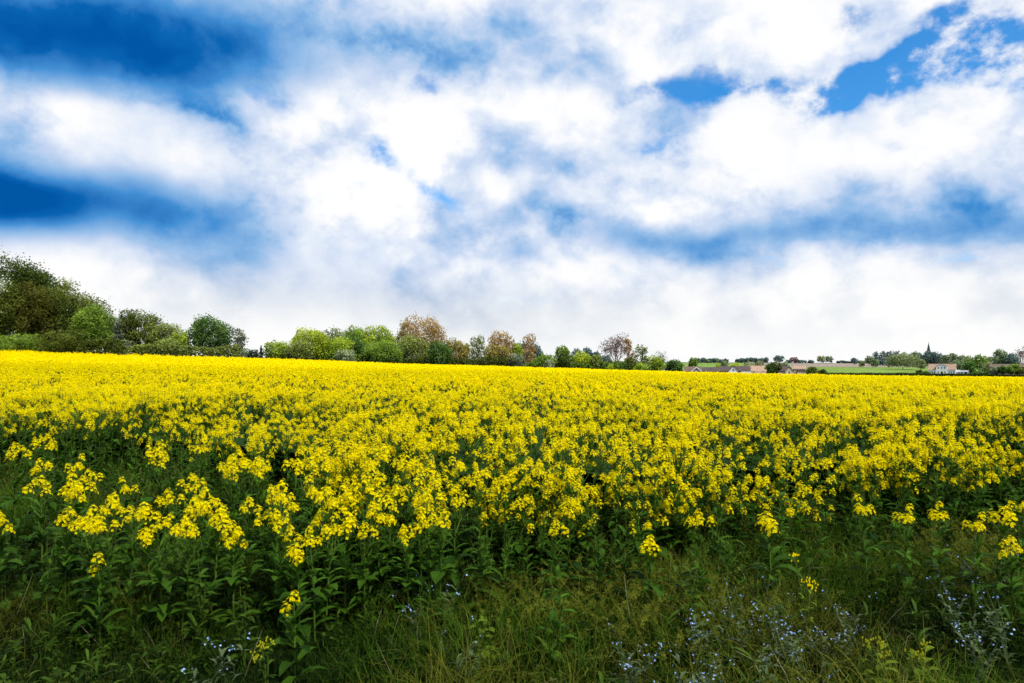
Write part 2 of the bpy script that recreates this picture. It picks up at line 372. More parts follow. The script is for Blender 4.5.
# ------------------------------------------------------------------ rapeseed plants
def make_head(rng, R=0.036, n=22, lod=1):
    """a domed raceme: ring upon ring of four-petalled flowers, green buds on top"""
    g = G()
    for i in range(n):
        t = (i + 0.5) / n; a = i * 2.39996 + rng.uniform(-.3, .3); rr = R * (.25 + .75 * math.sqrt(t)) * rng.uniform(.7, 1.2)
        z = R * (.75 - 1.7 * t) + rng.uniform(-.4, .4) * R
        nrm = norm(np.array([math.cos(a) * (0.3 + 0.9 * t), math.sin(a) * (0.3 + 0.9 * t) + rng.uniform(-.3, .3), 1.0 - 0.6 * t]))
        ref = norm(np.cross(nrm, [0.3, 0.5, 0.81])); b = np.cross(nrm, ref)
        c = np.array([rr * math.cos(a), rr * math.sin(a), z]); r = rng.uniform(0.0085, 0.0112)
        tt = rng.uniform(0.15, 1.0) * (1 - 0.25 * t)
        if lod == 1:
            ph = rng.uniform(0, 1.57)
            for k in range(4):
                e = math.cos(ph + k * PI / 2) * ref + math.sin(ph + k * PI / 2) * b
                f = -math.sin(ph + k * PI / 2) * ref + math.cos(ph + k * PI / 2) * b
                g.add([c + e * r * .08, c + e * r * .65 - f * r * .48 + nrm * r * .2, c + e * r * 1.05 + nrm * r * .12, c + e * r * .65 + f * r * .48 + nrm * r * .2], [(0, 1, 2, 3)], 0, tt)
        else:
            r *= 1.15
            g.add([c - ref * r, c - b * r, c + ref * r, c + b * r], [(0, 1, 2, 3)], 0, tt)
    if lod == 1:
        for i in range(7):
            a = i * 2.4; rr = 0.0045 * math.sqrt(i); c = np.array([rr * math.cos(a), rr * math.sin(a), 0.02 + 0.003 * (i % 2) - 0.0006 * i]); s = 0.0028
            V = [c + (s, 0, 0), c + (0, s, 0), c - (s, 0, 0), c - (0, s, 0), c + (0, 0, 2 * s), c - (0, 0, 2 * s)]
            g.add(V, [(0, 1, 4, 4), (1, 2, 4, 4), (2, 3, 4, 4), (3, 0, 4, 4)][:0] + [(0, 4, 2, 5), (1, 4, 3, 5)], 1, rng.random())
    return g

rngp = random.Random(5)
HEADS1 = [make_head(rngp, rngp.uniform(.023, .038), rngp.randint(14, 26)) for _ in range(5)] + [make_head(rngp, .016, 7) for _ in range(2)]
HEADS2 = [make_head(rngp, rngp.uniform(.025, .038), rngp.randint(13, 18), 2) for _ in range(4)] + [make_head(rngp, .02, 6, 2)]

def make_plant(rng, h, nb, lod=1, low=False, tight=False):
    """returns (stem, foliage, [(head index, position)])"""
    st, fo, hd = G(), G(), []
    lean = np.array([rng.uniform(-.05, .05), rng.uniform(-.05, .05), 0])
    top = np.array([0, 0, h]) + lean * h * 1.5
    ns = 3 if lod == 1 else 3
    def axis(t): return np.array([lean[0] * t * t * h * 1.5, lean[1] * t * t * h * 1.5, t * h])
    st.add(*tube([axis(t) for t in (0, .35, .7, 1.0)], [.006, .005, .0035, .0016], ns), m=2, t=rng.uniform(.2, .7))
    heads = HEADS1 if lod == 1 else HEADS2
    nbig = len(heads) - (2 if lod == 1 else 1)
    hd.append((rng.randrange(nbig), top))
    for i in range(nb):
        a = i * 2.4 + rng.uniform(-.5, .5); t0 = rng.uniform(.3, .8) if low else rng.uniform(.5, .85)
        p0 = axis(t0); zt = min(h * 0.985, p0[2] + rng.uniform(.10, .3) * h + .04); rr = rng.uniform(.025, .085) if tight else rng.uniform(.035, .12)
        if tight: zt = min(h * .985, h - rng.uniform(.0, .085)); t0 = rng.uniform(.55, .75); p0 = axis(t0)
        p1 = np.array([p0[0] + rr * math.cos(a), p0[1] + rr * math.sin(a), zt])
        mid = (p0 + p1) / 2 + np.array([math.cos(a), math.sin(a), 0]) * rr * .22 - np.array([0, 0, .02])
        st.add(*tube([p0, mid, p1], [.003, .0024, .0012], 3), m=2, t=rng.uniform(.3, .9))
        hd.append((rng.randrange(nbig) if rng.random() < .8 else rng.randrange(nbig, len(heads)), p1))
        # narrow bract at the fork, young pods below the flowers
        V, Q = leaf(rng.uniform(.05, .1), .016, up=.6, droop=1.4, segs=2); V = rotz(V, a) + p0; fo.add(V, Q, 3, rng.uniform(.2, .9))
        for k in range(3 if lod == 1 else 0):
            q = mid + (p1 - mid) * rng.uniform(.1, .8); b = rng.uniform(0, 6.28); e = np.array([math.cos(b) * .03, math.sin(b) * .03, .022])
            st.add([q, q + (0, 0, .003), q + e + (0, 0, .003), q + e], [(0, 1, 2, 3)], 2, rng.uniform(.5, 1))
    for i in range(9 if lod == 1 else 3):          # broad lower leaves
        t0 = rng.uniform(.06, .5); a = i * 2.4 + rng.uniform(-.4, .4)
        V, Q = leaf(rng.uniform(.11, .2), rng.uniform(.035, .065), up=rng.uniform(.2, .8), droop=rng.uniform(.9, 1.8), segs=4 if lod == 1 else 2, wav=.3, rng=rng)
        fo.add(rotz(V, a) + axis(t0), Q, 3, rng.uniform(0, .6))
    for i in range(10 if lod == 1 else 4):          # clasping upper leaves
        t0 = rng.uniform(.42, .8); a = i * 2.1 + rng.uniform(-.4, .4)
        V, Q = leaf(rng.uniform(.08, .15), rng.uniform(.022, .042), up=rng.uniform(.5, 1.1), droop=rng.uniform(.8, 1.6), segs=3 if lod == 1 else 2, rng=rng)
        fo.add(rotz(V, a) + axis(t0), Q, 3, rng.uniform(.25, 1))
    return st, fo, hd
def whole(pl, lod=1):
    g = G(); g.addg(pl[0]); g.addg(pl[1])
    for k, p in pl[2]: g.addg((HEADS1 if lod == 1 else HEADS2)[k], p, rngp.uniform(0, 6.3))
    return g.arr()
FULL = [make_plant(rngp, h, nb) for h, nb in ((1.04, 7), (.98, 7), (.92, 8), (1.0, 8), (1.08, 7), (.94, 8))]
EDGE = [make_plant(rngp, h, nb, low=True) for h, nb in ((.84, 8), (.74, 7), (.9, 9), (.66, 6), (.8, 7))]
LOW = [make_plant(rngp, h, nb, tight=True) for h, nb in ((.62, 4), (.55, 3), (.7, 5), (.5, 1), (.84, 5), (.76, 4))]
KINDS = FULL + EDGE + LOW
MID = [make_plant(rngp, h, nb, 2) for h, nb in ((1.0, 7), (1.06, 8), (.94, 7), (.98, 8))]
FULLW = [whole(p) for p in KINDS]; MIDW = [whole(p, 2) for p in MID]

R = np.random.default_rng(3)
def scatter(y0, y1, umax, dens):
    """points of a jittered scatter inside a wedge in front of the field path"""
    xs = umax * y1; n = int(2 * xs * (y1 - y0) * dens)
    x = R.uniform(-xs, xs, n); y = R.uniform(y0, y1, n)
    k = np.abs(x) < umax * y + 1.0
    return x[k], y[k]
# (a) single plants: x, y, kind, heading, scale, zone
plants = []
x, y = scatter(4.2, 13.5, 1.0, 13.5)
u = x / y; depth = y - edge(u) + (fbm(x * 1.6, y * 1.6, 3) - .5) * 1.3
gaps = fbm(x * .9 + 31, y * .55, 9)
keep = (depth > 0) & (R.random(len(x)) < np.clip(.45 + depth * .8, 0, 1)) & ~((gaps < .41) & (R.random(len(x)) < .75))
for xx, yy, dp in zip(x[keep], y[keep], depth[keep]):
    k = R.integers(6, 11) if dp < .55 and xx / yy > -.3 else R.integers(0, 6)
    hs_ = 0.86 + .30 * float(fbm(xx * .5, yy * .35, 21)) - (.10 if xx < -2.2 and yy < 11 else 0)
    plants.append((xx, yy, int(k), R.uniform(0, 6.28), hs_ * R.uniform(.93, 1.07), 'edge'))
x, y = scatter(4.2, 13.5, 1.0, 26)
u = x / y; depth = y - edge(u) + (fbm(x * 1.6, y * 1.6, 3) - .5) * 1.0
for xx, yy in zip(*(v[(depth > 0) & (depth < 1.1) & (u > -.3)] for v in (x, y))):
    plants.append((xx, yy, int(R.integers(6, 11)), R.uniform(0, 6.28), R.uniform(.85, 1.05), 'edge'))
# (b) scattered plants left standing in the grass before the field, from where the photo shows their heads
HEADPX = [(190, 485, .85), (163, 462, .9), (228, 476, .85), (90, 480, .8), (130, 488, .75), (15, 456, .95), (65, 520, .7), (112, 505, .7), (140, 515, .66), (100, 565, .55),
          (215, 522, .7), (247, 510, .72), (266, 520, .7), (300, 556, .6), (234, 540, .62), (292, 505, .78), (272, 498, .75), (287, 538, .66), (330, 500, .85), (350, 492, .85),
          (385, 515, .75), (392, 498, .8), (410, 470, .9), (2, 522, .7), (295, 603, .5), (310, 470, .9), (262, 470, .9), (75, 465, .85), (40, 470, .85), (170, 500, .8), (318, 520, .7),
          (345, 525, .7), (365, 535, .66), (200, 500, .8), (150, 540, .6), (240, 462, .9), (290, 460, .95), (420, 505, .8), (440, 520, .75), (370, 478, .9),
          (1012, 548, .6), (1000, 518, .7), (975, 520, .72), (940, 510, .75), (772, 525, .7), (556, 532, .66), (568, 508, .78), (652, 548, .6), (700, 520, .75), (868, 505, .78), (905, 512, .75), (1020, 500, .8)]
rs_ = random.Random(41)
for i in range(46):
    px = rs_.uniform(150, 455) if i < 36 else rs_.uniform(0, 150); py = rs_.uniform(452, 548) - .08 * abs(px - 300)
    HEADPX.append((round(px), round(py), min(.98, max(.6, 1.02 - (py - 440) / 300 + rs_.uniform(-.06, .06)))))
for px, py, h in HEADPX:
    h = h * .95; dd = (EYE - h) * F / (py - HZ); xx = (px - 512) / F * dd
    k = 11 + R.integers(0, 3) if h < .68 else (13, 15, 16)[R.integers(0, 3)]
    if (px, py) in ((295, 603), (100, 565)): k = 14
    hh = (.62, .55, .7, .5, .84, .76)[k - 11]
    plants.append((xx, dd, int(k), R.uniform(0, 6.28), h / hh, 'scatter:%d:%d' % (px, py)))
plants.sort(key=lambda p: (0 if p[5] != 'edge' else 1, p[1] if abs(p[0] / p[1]) < .79 else 99))
single, rest = plants[:296], plants[296:]

stemM = [mesh_np('rapeseed_stem', *p[0].arr()[:2], RAPE, *p[0].arr()[2:]) for p in KINDS]
foliM = [mesh_np('rapeseed_foliage', *p[1].arr()[:2], RAPE, *p[1].arr()[2:]) for p in KINDS]
headM = [mesh_np('rapeseed_flower_head', *h.arr()[:2], RAPE, *h.arr()[2:]) for h in HEADS1]
UNIQUE = {(295, 603): 'lone knee-high rapeseed plant with one small head, lowest in the left grass',
          (100, 565): 'small rapeseed plant with few yellow flowers low in the dark grass at far left',
          (163, 462): 'rapeseed plant with the biggest bright yellow head before the dark gap at left',
          (190, 485): 'rapeseed plant with a wide flat head just below the biggest one',
          (2, 522): 'rapeseed plant cut by the left picture edge with a small yellow head',
          (1012, 548): 'rapeseed plant with a low yellow head in the grass at the far right edge',
          (556, 532): 'short rapeseed plant with drooping clusters at the dark front of the field',
          (652, 548): 'short rapeseed plant with one tiny cluster low at the field front, right of centre',
          (772, 525): 'rapeseed plant with an isolated yellow head hanging below the flower line, right of centre',
          (65, 520): 'short rapeseed plant with a narrow yellow head in dark grass at left'}
for (xx, yy, k, rz, sc, zone) in single:
    uu = xx / yy
    lab = grp = None
    if zone != 'edge':
        key = tuple(int(v) for v in zone.split(':')[1:])
        if key in UNIQUE: lab, grp = UNIQUE[key], 'rapeseed plants standing loose in the grass'
        elif uu < -.42: lab, grp = 'low yellow rapeseed plant standing loose in dark grass before the left field edge', 'loose rapeseed plants at far left'
        elif uu < .0: lab, grp = 'yellow rapeseed plant among scattered ones left of the centre foreground', 'loose rapeseed plants left of centre'
        else: lab, grp = 'yellow rapeseed plant hanging just out of the right half of the field front', 'loose rapeseed plants before the right half'
    elif uu < -.12: lab, grp = 'yellow flowering rapeseed plant in the front rows of the field, left of centre', 'front row rapeseed plants left of centre'
    elif uu < .22: lab, grp = 'yellow flowering rapeseed plant in the dense front rows at the picture centre', 'front row rapeseed plants at the centre'
    elif uu < .5: lab, grp = 'yellow flowering rapeseed plant in the front rows of the field, right of centre', 'front row rapeseed plants right of centre'
    else: lab, grp = 'yellow flowering rapeseed plant in the front rows at the far right', 'front row rapeseed plants at far right'
    t = thing('rapeseed_plant', lab, 'rapeseed plant', (xx, yy, float(H(xx, yy)) - .01), rz, grp); t.scale = (sc, sc, sc)
    link('stem', stemM[k], t); link('foliage', foliM[k], t)
    for j, (hk, p) in enumerate(KINDS[k][2]):
        link('flower_head', headM[hk], t, tuple(p), j * 1.3)

# (c) the rest of the field as one mass
FV, FQ, FM, FT, fn = [], [], [], [], 0
def put(var, pos, rz, sc, tint, tilt=None):
    global fn
    if len(pos) == 0: return
    V, Q, M, T = instances(var, pos, rz, sc, tint, tilt)
    FV.append(V); FQ.append(Q + fn); FM.append(M); FT.append(T); fn += len(V)
for k in range(len(KINDS)):
    pk = [p for p in rest if p[2] == k]
    if pk:
        a = np.array([(p[0], p[1], p[3], p[4]) for p in pk])
        put(FULLW[k], np.stack([a[:, 0], a[:, 1], H(a[:, 0], a[:, 1])], -1), a[:, 2], a[:, 3], R.uniform(-.12, .12, len(a)))
# leafy shoots without flowers thicken the foot of the crop
SHOOT = []
for p in EDGE + LOW:
    g = G(); g.addg(p[0]); g.addg(p[1]); SHOOT.append(g.arr())
x, y = scatter(3.2, 11, 1.0, 17); u = x / y; dp = y - edge(u)
kp = ((dp > -.75) & (dp < .5)) | ((dp < 0) & (u < -.08) & (y > 3.9 + .5 * fbm(x * 2, y, 8)) & (R.random(len(x)) < .33))
x, y = x[kp], y[kp]; kk = R.integers(0, len(SHOOT), len(x))
for k in range(len(SHOOT)):
    s_ = kk == k; n_ = int(s_.sum())
    put(SHOOT[k], np.stack([x[s_], y[s_], H(x[s_], y[s_])], -1), R.uniform(0, 6.28, n_), R.uniform(.5, .95, n_), R.uniform(-.25, .15, n_), R.normal(0, .1, (n_, 2)))
x, y = scatter(13.5, 24, .95, 10)
gaps = fbm(x * .8 + 31, y * .5, 9); kp = ~((gaps < .42) & (R.random(len(x)) < .7)); x, y = x[kp], y[kp]
kk = R.integers(0, 4, len(x)); hsc = .84 + .32 * fbm(x * .5, y * .35, 21)
for k in range(4):
    s_ = kk == k
    put(MIDW[k], np.stack([x[s_], y[s_], H(x[s_], y[s_])], -1), R.uniform(0, 6.28, s_.sum()), hsc[s_] * R.uniform(.94, 1.06, s_.sum()), R.uniform(-.15, .1, s_.sum()), R.normal(0, .04, (s_.sum(), 2)))
def far_plant(rng, nh, q, size):
    g = G()
    for i in range(nh):
        c = np.array([rng.uniform(-.16, .16), rng.uniform(-.16, .16), rng.uniform(.74, 1.0) if i else 1.02])
        tt = rng.uniform(.2, .9)
        for j in range(q):
            n_ = norm(np.array([rng.gauss(0, .8), rng.gauss(0, .8), 1.0])); a_ = norm(np.cross(n_, [.2, .6, .77])); b_ = np.cross(n_, a_); s = size * rng.uniform(.7, 1.2)
            cc = c + np.array([rng.gauss(0, size * .6), rng.gauss(0, size * .6), rng.gauss(0, size * .5)])
            g.add([cc - a_ * s, cc - b_ * s, cc + a_ * s, cc + b_ * s], [(0, 1, 2, 3)], 0, tt * rng.uniform(.7, 1.1))
    for i in range(5):
        V, Q = leaf(rng.uniform(.14, .24), .07, up=rng.uniform(.2, 1), segs=2); g.add(rotz(V, rng.uniform(0, 6.3)) + np.array([0, 0, rng.uniform(.4, .78)]), Q, 3, rng.uniform(0, .7))
    return g.arr()
FAR = [far_plant(rngp, 7, 5, .024) for _ in range(4)]
x, y = scatter(24, 48, .92, 6)
kk = R.integers(0, 4, len(x)); hsc = .84 + .32 * fbm(x * .5, y * .25, 21)
for k in range(4):
    s_ = kk == k; n_ = int(s_.sum())
    put(FAR[k], np.stack([x[s_], y[s_], H(x[s_], y[s_])], -1), R.uniform(0, 6.28, n_), hsc[s_] * R.uniform(.93, 1.07, n_), R.uniform(-.2, .1, n_))
FAR2 = [far_plant(rngp, 9, 3, .05) for _ in range(4)]
x, y = scatter(48, 119, .9, 3.4)
s0 = y < far_edge(x / y); x, y = x[s0], y[s0]
kk = R.integers(0, 4, len(x)); hsc = .92 + .16 * fbm(x * .4, y * .2, 21)
for k in range(4):
    s_ = kk == k; n_ = int(s_.sum())
    put(FAR2[k], np.stack([x[s_], y[s_], H(x[s_], y[s_])], -1), R.uniform(0, 6.28, n_), hsc[s_] * R.uniform(.9, 1.1, n_), R.uniform(-.25, .1, n_))
# leafy layer under the flowers, and the closed canopy far off
us = np.linspace(-1.1, 1.1, 260)
def layer(y0f, y1f, n, zfun, m, tf):
    global fn
    ts = np.linspace(0, 1, n)
    U, Tt = np.meshgrid(us, ts, indexing='ij')
    y0 = np.array([y0f(v) for v in us])[:, None]; y1 = np.array([y1f(v) for v in us])[:, None]
    Y = y0 * (y1 / y0) ** Tt; X = U * Y
    Z = H(X, Y) + zfun(X, Y)
    idx = np.arange(U.size).reshape(U.shape) + fn
    Q = np.stack([idx[:-1, :-1], idx[1:, :-1], idx[1:, 1:], idx[:-1, 1:]], -1).reshape(-1, 4)
    FV.append(np.stack([X, Y, Z], -1).reshape(-1, 3)); FQ.append(Q); FM.append(np.full(len(Q), m)); FT.append(tf(X[:-1, :-1], Y[:-1, :-1]).ravel()); fn += U.size
layer(lambda u: edge(u) + 2.5, far_edge, 220, lambda X, Y: .34 + .2 * fbm(X * 3, Y * 3, 4) + .08 * smooth(8, 20, Y), 3, lambda X, Y: .3 * vnoise(X * 6, Y * 6, 2))
layer(lambda u: 55, lambda u: far_edge(u) - .5, 120, lambda X, Y: .62 + .22 * smooth(60, 105, Y) + .16 * vnoise(X * 2.2, Y * 1.2, 4), 0, lambda X, Y: .05 + .5 * vnoise(X * 1.7, Y * .8, 2))
fo_ = link('rapeseed_field', mesh_np('rapeseed_field', np.concatenate(FV), np.concatenate(FQ), RAPE, np.concatenate(FM), np.concatenate(FT)))
tag(fo_, 'broad field of bright yellow flowering rapeseed reaching back to the tree line', 'rapeseed', kind='stuff')
del FV, FQ, FM, FT
# ------------------------------------------------------------------ undergrowth in the foreground strip
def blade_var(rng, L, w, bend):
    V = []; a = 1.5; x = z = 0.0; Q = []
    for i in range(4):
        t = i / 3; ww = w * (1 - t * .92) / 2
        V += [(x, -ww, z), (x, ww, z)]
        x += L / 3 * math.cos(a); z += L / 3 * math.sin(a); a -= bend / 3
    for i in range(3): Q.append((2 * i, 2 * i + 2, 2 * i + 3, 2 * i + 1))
    return np.array(V), np.array(Q), np.zeros(3, int), np.array([.0, .35, .75])  # shaded roots and sunlit tips painted in through the tint
def strip_pts(n, y0=2.2, extra=1.6, umax=1.0):
    x = R.uniform(-10.5, 10.5, n); y = R.uniform(y0, 12, n); u = x / y
    k = (np.abs(x) < umax * y + .8) & (y < edge(np.clip(u, -1.4, 1.4)) + extra)
    return x[k], y[k]
def mass(name, parts, mats, label, cat):
    Vs, Qs, Ms, Ts, n = [], [], [], [], 0
    for V, Q, M, T in parts:
        Vs.append(V); Qs.append(Q + n); Ms.append(M); Ts.append(T); n += len(V)
    o = link(name, mesh_np(name, np.concatenate(Vs), np.concatenate(Qs), mats, np.concatenate(Ms), np.concatenate(Ts)))
    return tag(o, label, cat, kind='stuff')
def patch(x, y): return fbm(x * .8, y * .8, 40)
parts = []
rg = random.Random(8)
bl = [blade_var(rg, L_, w_, b_) for L_, w_, b_ in ((.26, .006, 1.0), (.20, .006, 1.8), (.36, .006, .9), (.14, .006, 1.3), (.34, .010, 2.2))]
x, y = strip_pts(430000)
pt = patch(x, y); kp = R.random(len(x)) < np.clip(.5 + pt * .8, 0, 1); x, y, pt = x[kp], y[kp], pt[kp]
kk = R.integers(0, 5, len(x))
for k in range(5):
    s_ = kk == k; n_ = int(s_.sum())
    gm_ = (fbm(x[s_] * 1.3 + 3, y[s_] * 1.3, 70) + R.normal(0, .12, n_) > .5).astype(int); gm_[R.random(n_) < .012] = 2
    pr_ = instances(bl[k], np.stack([x[s_], y[s_], H(x[s_], y[s_]) - .01], -1), R.uniform(0, 6.28, n_), (.2 + 1.15 * pt[s_]) * R.uniform(.6, 1.25, n_), (pt[s_] - .5) * 1.3 + R.uniform(-.28, .22, n_), R.normal(0, .38, (n_, 2)))  # patch tint paints dark pockets and sunlit patches into the grass
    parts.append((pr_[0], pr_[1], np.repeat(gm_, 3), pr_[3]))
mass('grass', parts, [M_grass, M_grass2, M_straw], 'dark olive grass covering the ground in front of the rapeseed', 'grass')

# goosegrass: thin upright stems ringed with little leaves, in mounds
def goose(rng, L_, rings):
    g = G(); b = rng.uniform(-.7, .7); c_ = rng.uniform(-.7, .7); at = lambda t: np.array([b * L_ * t * t, c_ * L_ * t ** 1.6, L_ * (t - .25 * t * t)])
    g.add(*tube([at(t) for t in (0, .33, .66, 1)], [.0016, .0014, .0012, .0006], 3), m=0, t=.4)
    for i in range(rings):
        t = .2 + .8 * (i + rng.uniform(-.35, .35)) / rings; c = at(t); ax_ = norm(at(t + .02) - at(t - .02)); r = rng.uniform(.012, .022) * (1.15 - .6 * abs(t - .6)); off = rng.uniform(0, 1)
        u_ = norm(np.cross(ax_, [.3, .8, .2])); v_ = np.cross(ax_, u_)
        for j in range(5):
            a = off + j * 1.257 + rng.uniform(-.3, .3); e = u_ * math.cos(a) + v_ * math.sin(a) + ax_ * rng.uniform(.1, .7); f = (-u_ * math.sin(a) + v_ * math.cos(a)) * rng.uniform(.002, .0035); r_ = r * rng.uniform(.7, 1.2)
            g.add([c, c + e * r_ * .6 - f, c + e * r_, c + e * r_ * .6 + f], [(0, 1, 2, 3)], 0, min(1, .1 + .7 * t + rng.uniform(-.15, .15)))
    return g.arr()
gv = [goose(rg, rg.uniform(.22, .46), rg.randint(6, 10)) for _ in range(10)]
x, y = strip_pts(42000, 2.4, .8)
mnd = np.clip(np.exp(-((x - .35) / 1.0) ** 2 - ((y - 4.1) / .55) ** 2) + np.exp(-((x - 1.0) / .5) ** 2 - ((y - 4.4) / .5) ** 2) + .9 * np.exp(-((x - 3.6) / .9) ** 2 - ((y - 5.2) / .8) ** 2) + 1.1 * (fbm(x * 1.1 + 5, y * 1.1, 50) - .42), 0, 1)
kp = R.random(len(x)) < mnd * .85 + .05; x, y, mnd = x[kp], y[kp], mnd[kp]
kk = R.integers(0, 10, len(x)); parts = []
for k in range(10):
    s_ = kk == k; n_ = int(s_.sum())
    parts.append(instances(gv[k], np.stack([x[s_], y[s_], H(x[s_], y[s_])], -1), R.uniform(0, 6.28, n_), (.5 + .6 * mnd[s_]) * R.uniform(.6, 1.2, n_), 1.1 * mnd[s_] - .5 + R.uniform(-.2, .2, n_), R.normal(0, .35, (n_, 2))))
mass('goosegrass', parts, [M_grass], 'fine whorled goosegrass tangled in olive mounds at the bottom of the picture', 'goosegrass')

# broad mixed leaves of low weeds, half hidden in the grass
def rosette(rng, n, L_, w_):
    g = G(); g.add(*tube([(0, 0, 0), (.01, 0, L_ * 1.2), (0, .02, L_ * 2.2)], [.003, .002, .001], 3), m=0, t=.5)
    for i in range(n):
        V, Q = leaf(L_ * rng.uniform(.6, 1.1), w_ * rng.uniform(.7, 1.2), up=rng.uniform(.1, 1.0), droop=rng.uniform(.6, 1.6), segs=3, wav=.25, rng=rng)
        g.add(rotz(V, i * 2.4 + rng.uniform(-.4, .4)) + np.array([0, 0, rng.uniform(.05, 2.1) * L_]), Q, 0, rng.uniform(.1, .9))
    return g.arr()
rv = [rosette(rg, 10, .09, .018), rosette(rg, 13, .065, .016), rosette(rg, 9, .12, .016), rosette(rg, 14, .05, .02)]
x, y = strip_pts(13000, 2.4, 1.4)
pt = fbm(x * .9 + 9, y * .9 + 4, 60); kp = R.random(len(x)) < np.clip((pt - .25) * 2.2, .05, 1); x, y, pt = x[kp], y[kp], pt[kp]
kk = R.integers(0, 4, len(x)); parts = []
for k in range(4):
    s_ = kk == k; n_ = int(s_.sum())
    parts.append(instances(rv[k], np.stack([x[s_], y[s_], H(x[s_], y[s_])], -1), R.uniform(0, 6.28, n_), R.uniform(.45, 1.05, n_), (pt[s_] - .55) * .8 + R.uniform(-.25, .2, n_), R.normal(0, .15, (n_, 2))))
mass('undergrowth', parts, [M_weed], 'low dark broad-leaved weeds mixed into the grass in front of the field', 'undergrowth')

# single wild flowers
def forget(rng):
    st, fo, fls = G(), G(), []
    for i in range(rng.randint(4, 6)):
        fl = G(); fls.append(fl)
        a = rng.uniform(0, 6.28); L_ = rng.uniform(.2, .36); e = np.array([math.cos(a), math.sin(a), 0])
        tip = e * L_ * .4 + np.array([0, 0, L_]); pth = [np.zeros(3), e * L_ * .12 + np.array([0, 0, L_ * .55]), tip]
        st.add(*tube(pth, [.002, .0016, .001], 3), m=0, t=.5)
        for j in range(7):
            V, Q = leaf(rng.uniform(.035, .075), rng.uniform(.010, .018), up=.7, droop=1.2, segs=2); t = rng.uniform(.05, .8)
            fo.add(rotz(V, rng.uniform(0, 6.28)) + (pth[1] * 2 * t if t < .5 else pth[1] + (tip - pth[1]) * (t - .5) * 2), Q, 0, rng.uniform(.0, .95))
        for j in range(rng.randint(2, 4)):
            c = tip + np.array([rng.gauss(0, .014), rng.gauss(0, .014), rng.uniform(-.02, .012)]); r = rng.uniform(.0035, .0055)
            nn = norm(np.array([rng.gauss(0, .5), rng.gauss(0, .5) - .4, 1.0])); p_ = norm(np.cross(nn, [.3, .2, .9])); q_ = np.cross(nn, p_); tt = rng.random()
            for m_ in range(5):
                b = m_ * 1.2566; d_ = math.cos(b) * p_ + math.sin(b) * q_; f_ = np.cross(nn, d_)
                fl.add([c, c + d_ * r * .7 - f_ * r * .5, c + d_ * r * 1.1, c + d_ * r * .7 + f_ * r * .5], [(0, 1, 2, 3)], 0, tt)
    return [mesh_np('forget_' + n_, *g.arr()[:2], m_, *g.arr()[2:]) for n_, g, m_ in [('stem', st, M_grey), ('foliage', fo, M_grey)] + [('flower_spray', f_, M_blue) for f_ in fls]]
fg = [forget(rg) for _ in range(5)]
def place_px(px, py, h):
    """foot of a plant of height h whose top stands on this line of sight"""
    dd = (EYE - h) * F / (py - HZ); return (px - 512) / F * dd, dd
ZONES = [((690, 600, 860, 672), 24, 'small blue forget-me-not plant in the pale patch at the bottom, right of centre', 'forget-me-nots right of centre'),
         ((370, 572, 470, 650), 4, 'small blue forget-me-not plant in the dim grass left of the bottom centre', 'forget-me-nots left of centre'),
         ((945, 555, 1022, 640), 9, 'small blue forget-me-not plant in the grass at the lower right edge', 'forget-me-nots at the right edge'),
         ((620, 635, 690, 675), 5, 'small blue forget-me-not plant beside the olive goosegrass mound at the bottom centre', 'forget-me-nots beside the mound'),
         ((110, 555, 250, 672), 2, 'small blue forget-me-not plant lost in the dark grass at lower left', 'forget-me-nots at lower left')]
for (x0, y0, x1, y1), n_, lab, grp in ZONES:
    for i in range(n_):
        xx, yy = place_px(rg.uniform(x0, x1), rg.uniform(y0, y1), .3)
        v = fg[rg.randrange(5)]
        t = thing('forget_me_not', lab, 'wild flower', (xx, yy, float(H(xx, yy))), rg.uniform(0, 6.28), grp); s_ = rg.uniform(.7, 1.1); t.scale = (s_, s_, s_)
        link('stem', v[0], t); link('foliage', v[1], t)
        for f_ in v[2:]: link('flower_spray', f_, t)
def weed(rng, h, n, L_, w_, lm, bud=None):
    st, fo, bu = G(), G(), []
    for b in range(3):
        a = b * 2.1 + rng.uniform(-.4, .4); e = np.array([math.cos(a), math.sin(a), 0]) * h * (.0 if b == 0 else .22); tip = e + np.array([0, 0, h * rng.uniform(.75, 1)])
        st.add(*tube([np.zeros(3), tip * .5 - e * .15, tip], [.004, .003, .0015], 4), m=0, t=.5)
        for i in range(n):
            t = .12 + .85 * i / n; V, Q = leaf(L_ * (1.2 - .7 * t) * rng.uniform(.8, 1.2), w_ * (1.2 - .6 * t), up=rng.uniform(.3, .9), droop=rng.uniform(.8, 1.6), segs=4, wav=.35, rng=rng)
            fo.add(rotz(V, i * 2.4 + b) + tip * t - e * .25 * math.sin(PI * t), Q, 0, rng.uniform(.2, 1))
        if bud:
            bu.append(G())
            for i in range(14):
                c = tip + np.array([rng.gauss(0, .014), rng.gauss(0, .014), rng.uniform(-.03, .015)]); r = .005
                bu[-1].add([c + (r, 0, 0), c + (0, 0, r * 1.5), c - (r, 0, 0), c - (0, 0, r * 1.5), c + (0, r, 0), c - (0, r, 0)], [(0, 1, 2, 3), (4, 1, 5, 3)], 0, rng.random())
    return st, fo, bu
def put_weed(name, label, px, py, h, n, L_, w_, lm, bud=None, grp=None, seed=0):
    g3 = weed(random.Random(seed), h, n, L_, w_, lm, bud); xx, yy = place_px(px, py, h)
    t = thing(name, label, 'weed', (xx, yy, float(H(xx, yy))), 0, grp)
    obj('stem', g3[0], M_stem, t); obj('foliage', g3[1], lm, t)
    for b_ in g3[2]: obj('flower_bud' if bud is M_bud else 'flower', b_, bud, t)
put_weed('mustard_plant', 'lime green bushy mustard plant with yellow buds at the bottom right corner', 925, 650, .34, 9, .10, .035, M_lime, M_bud, None, 1)
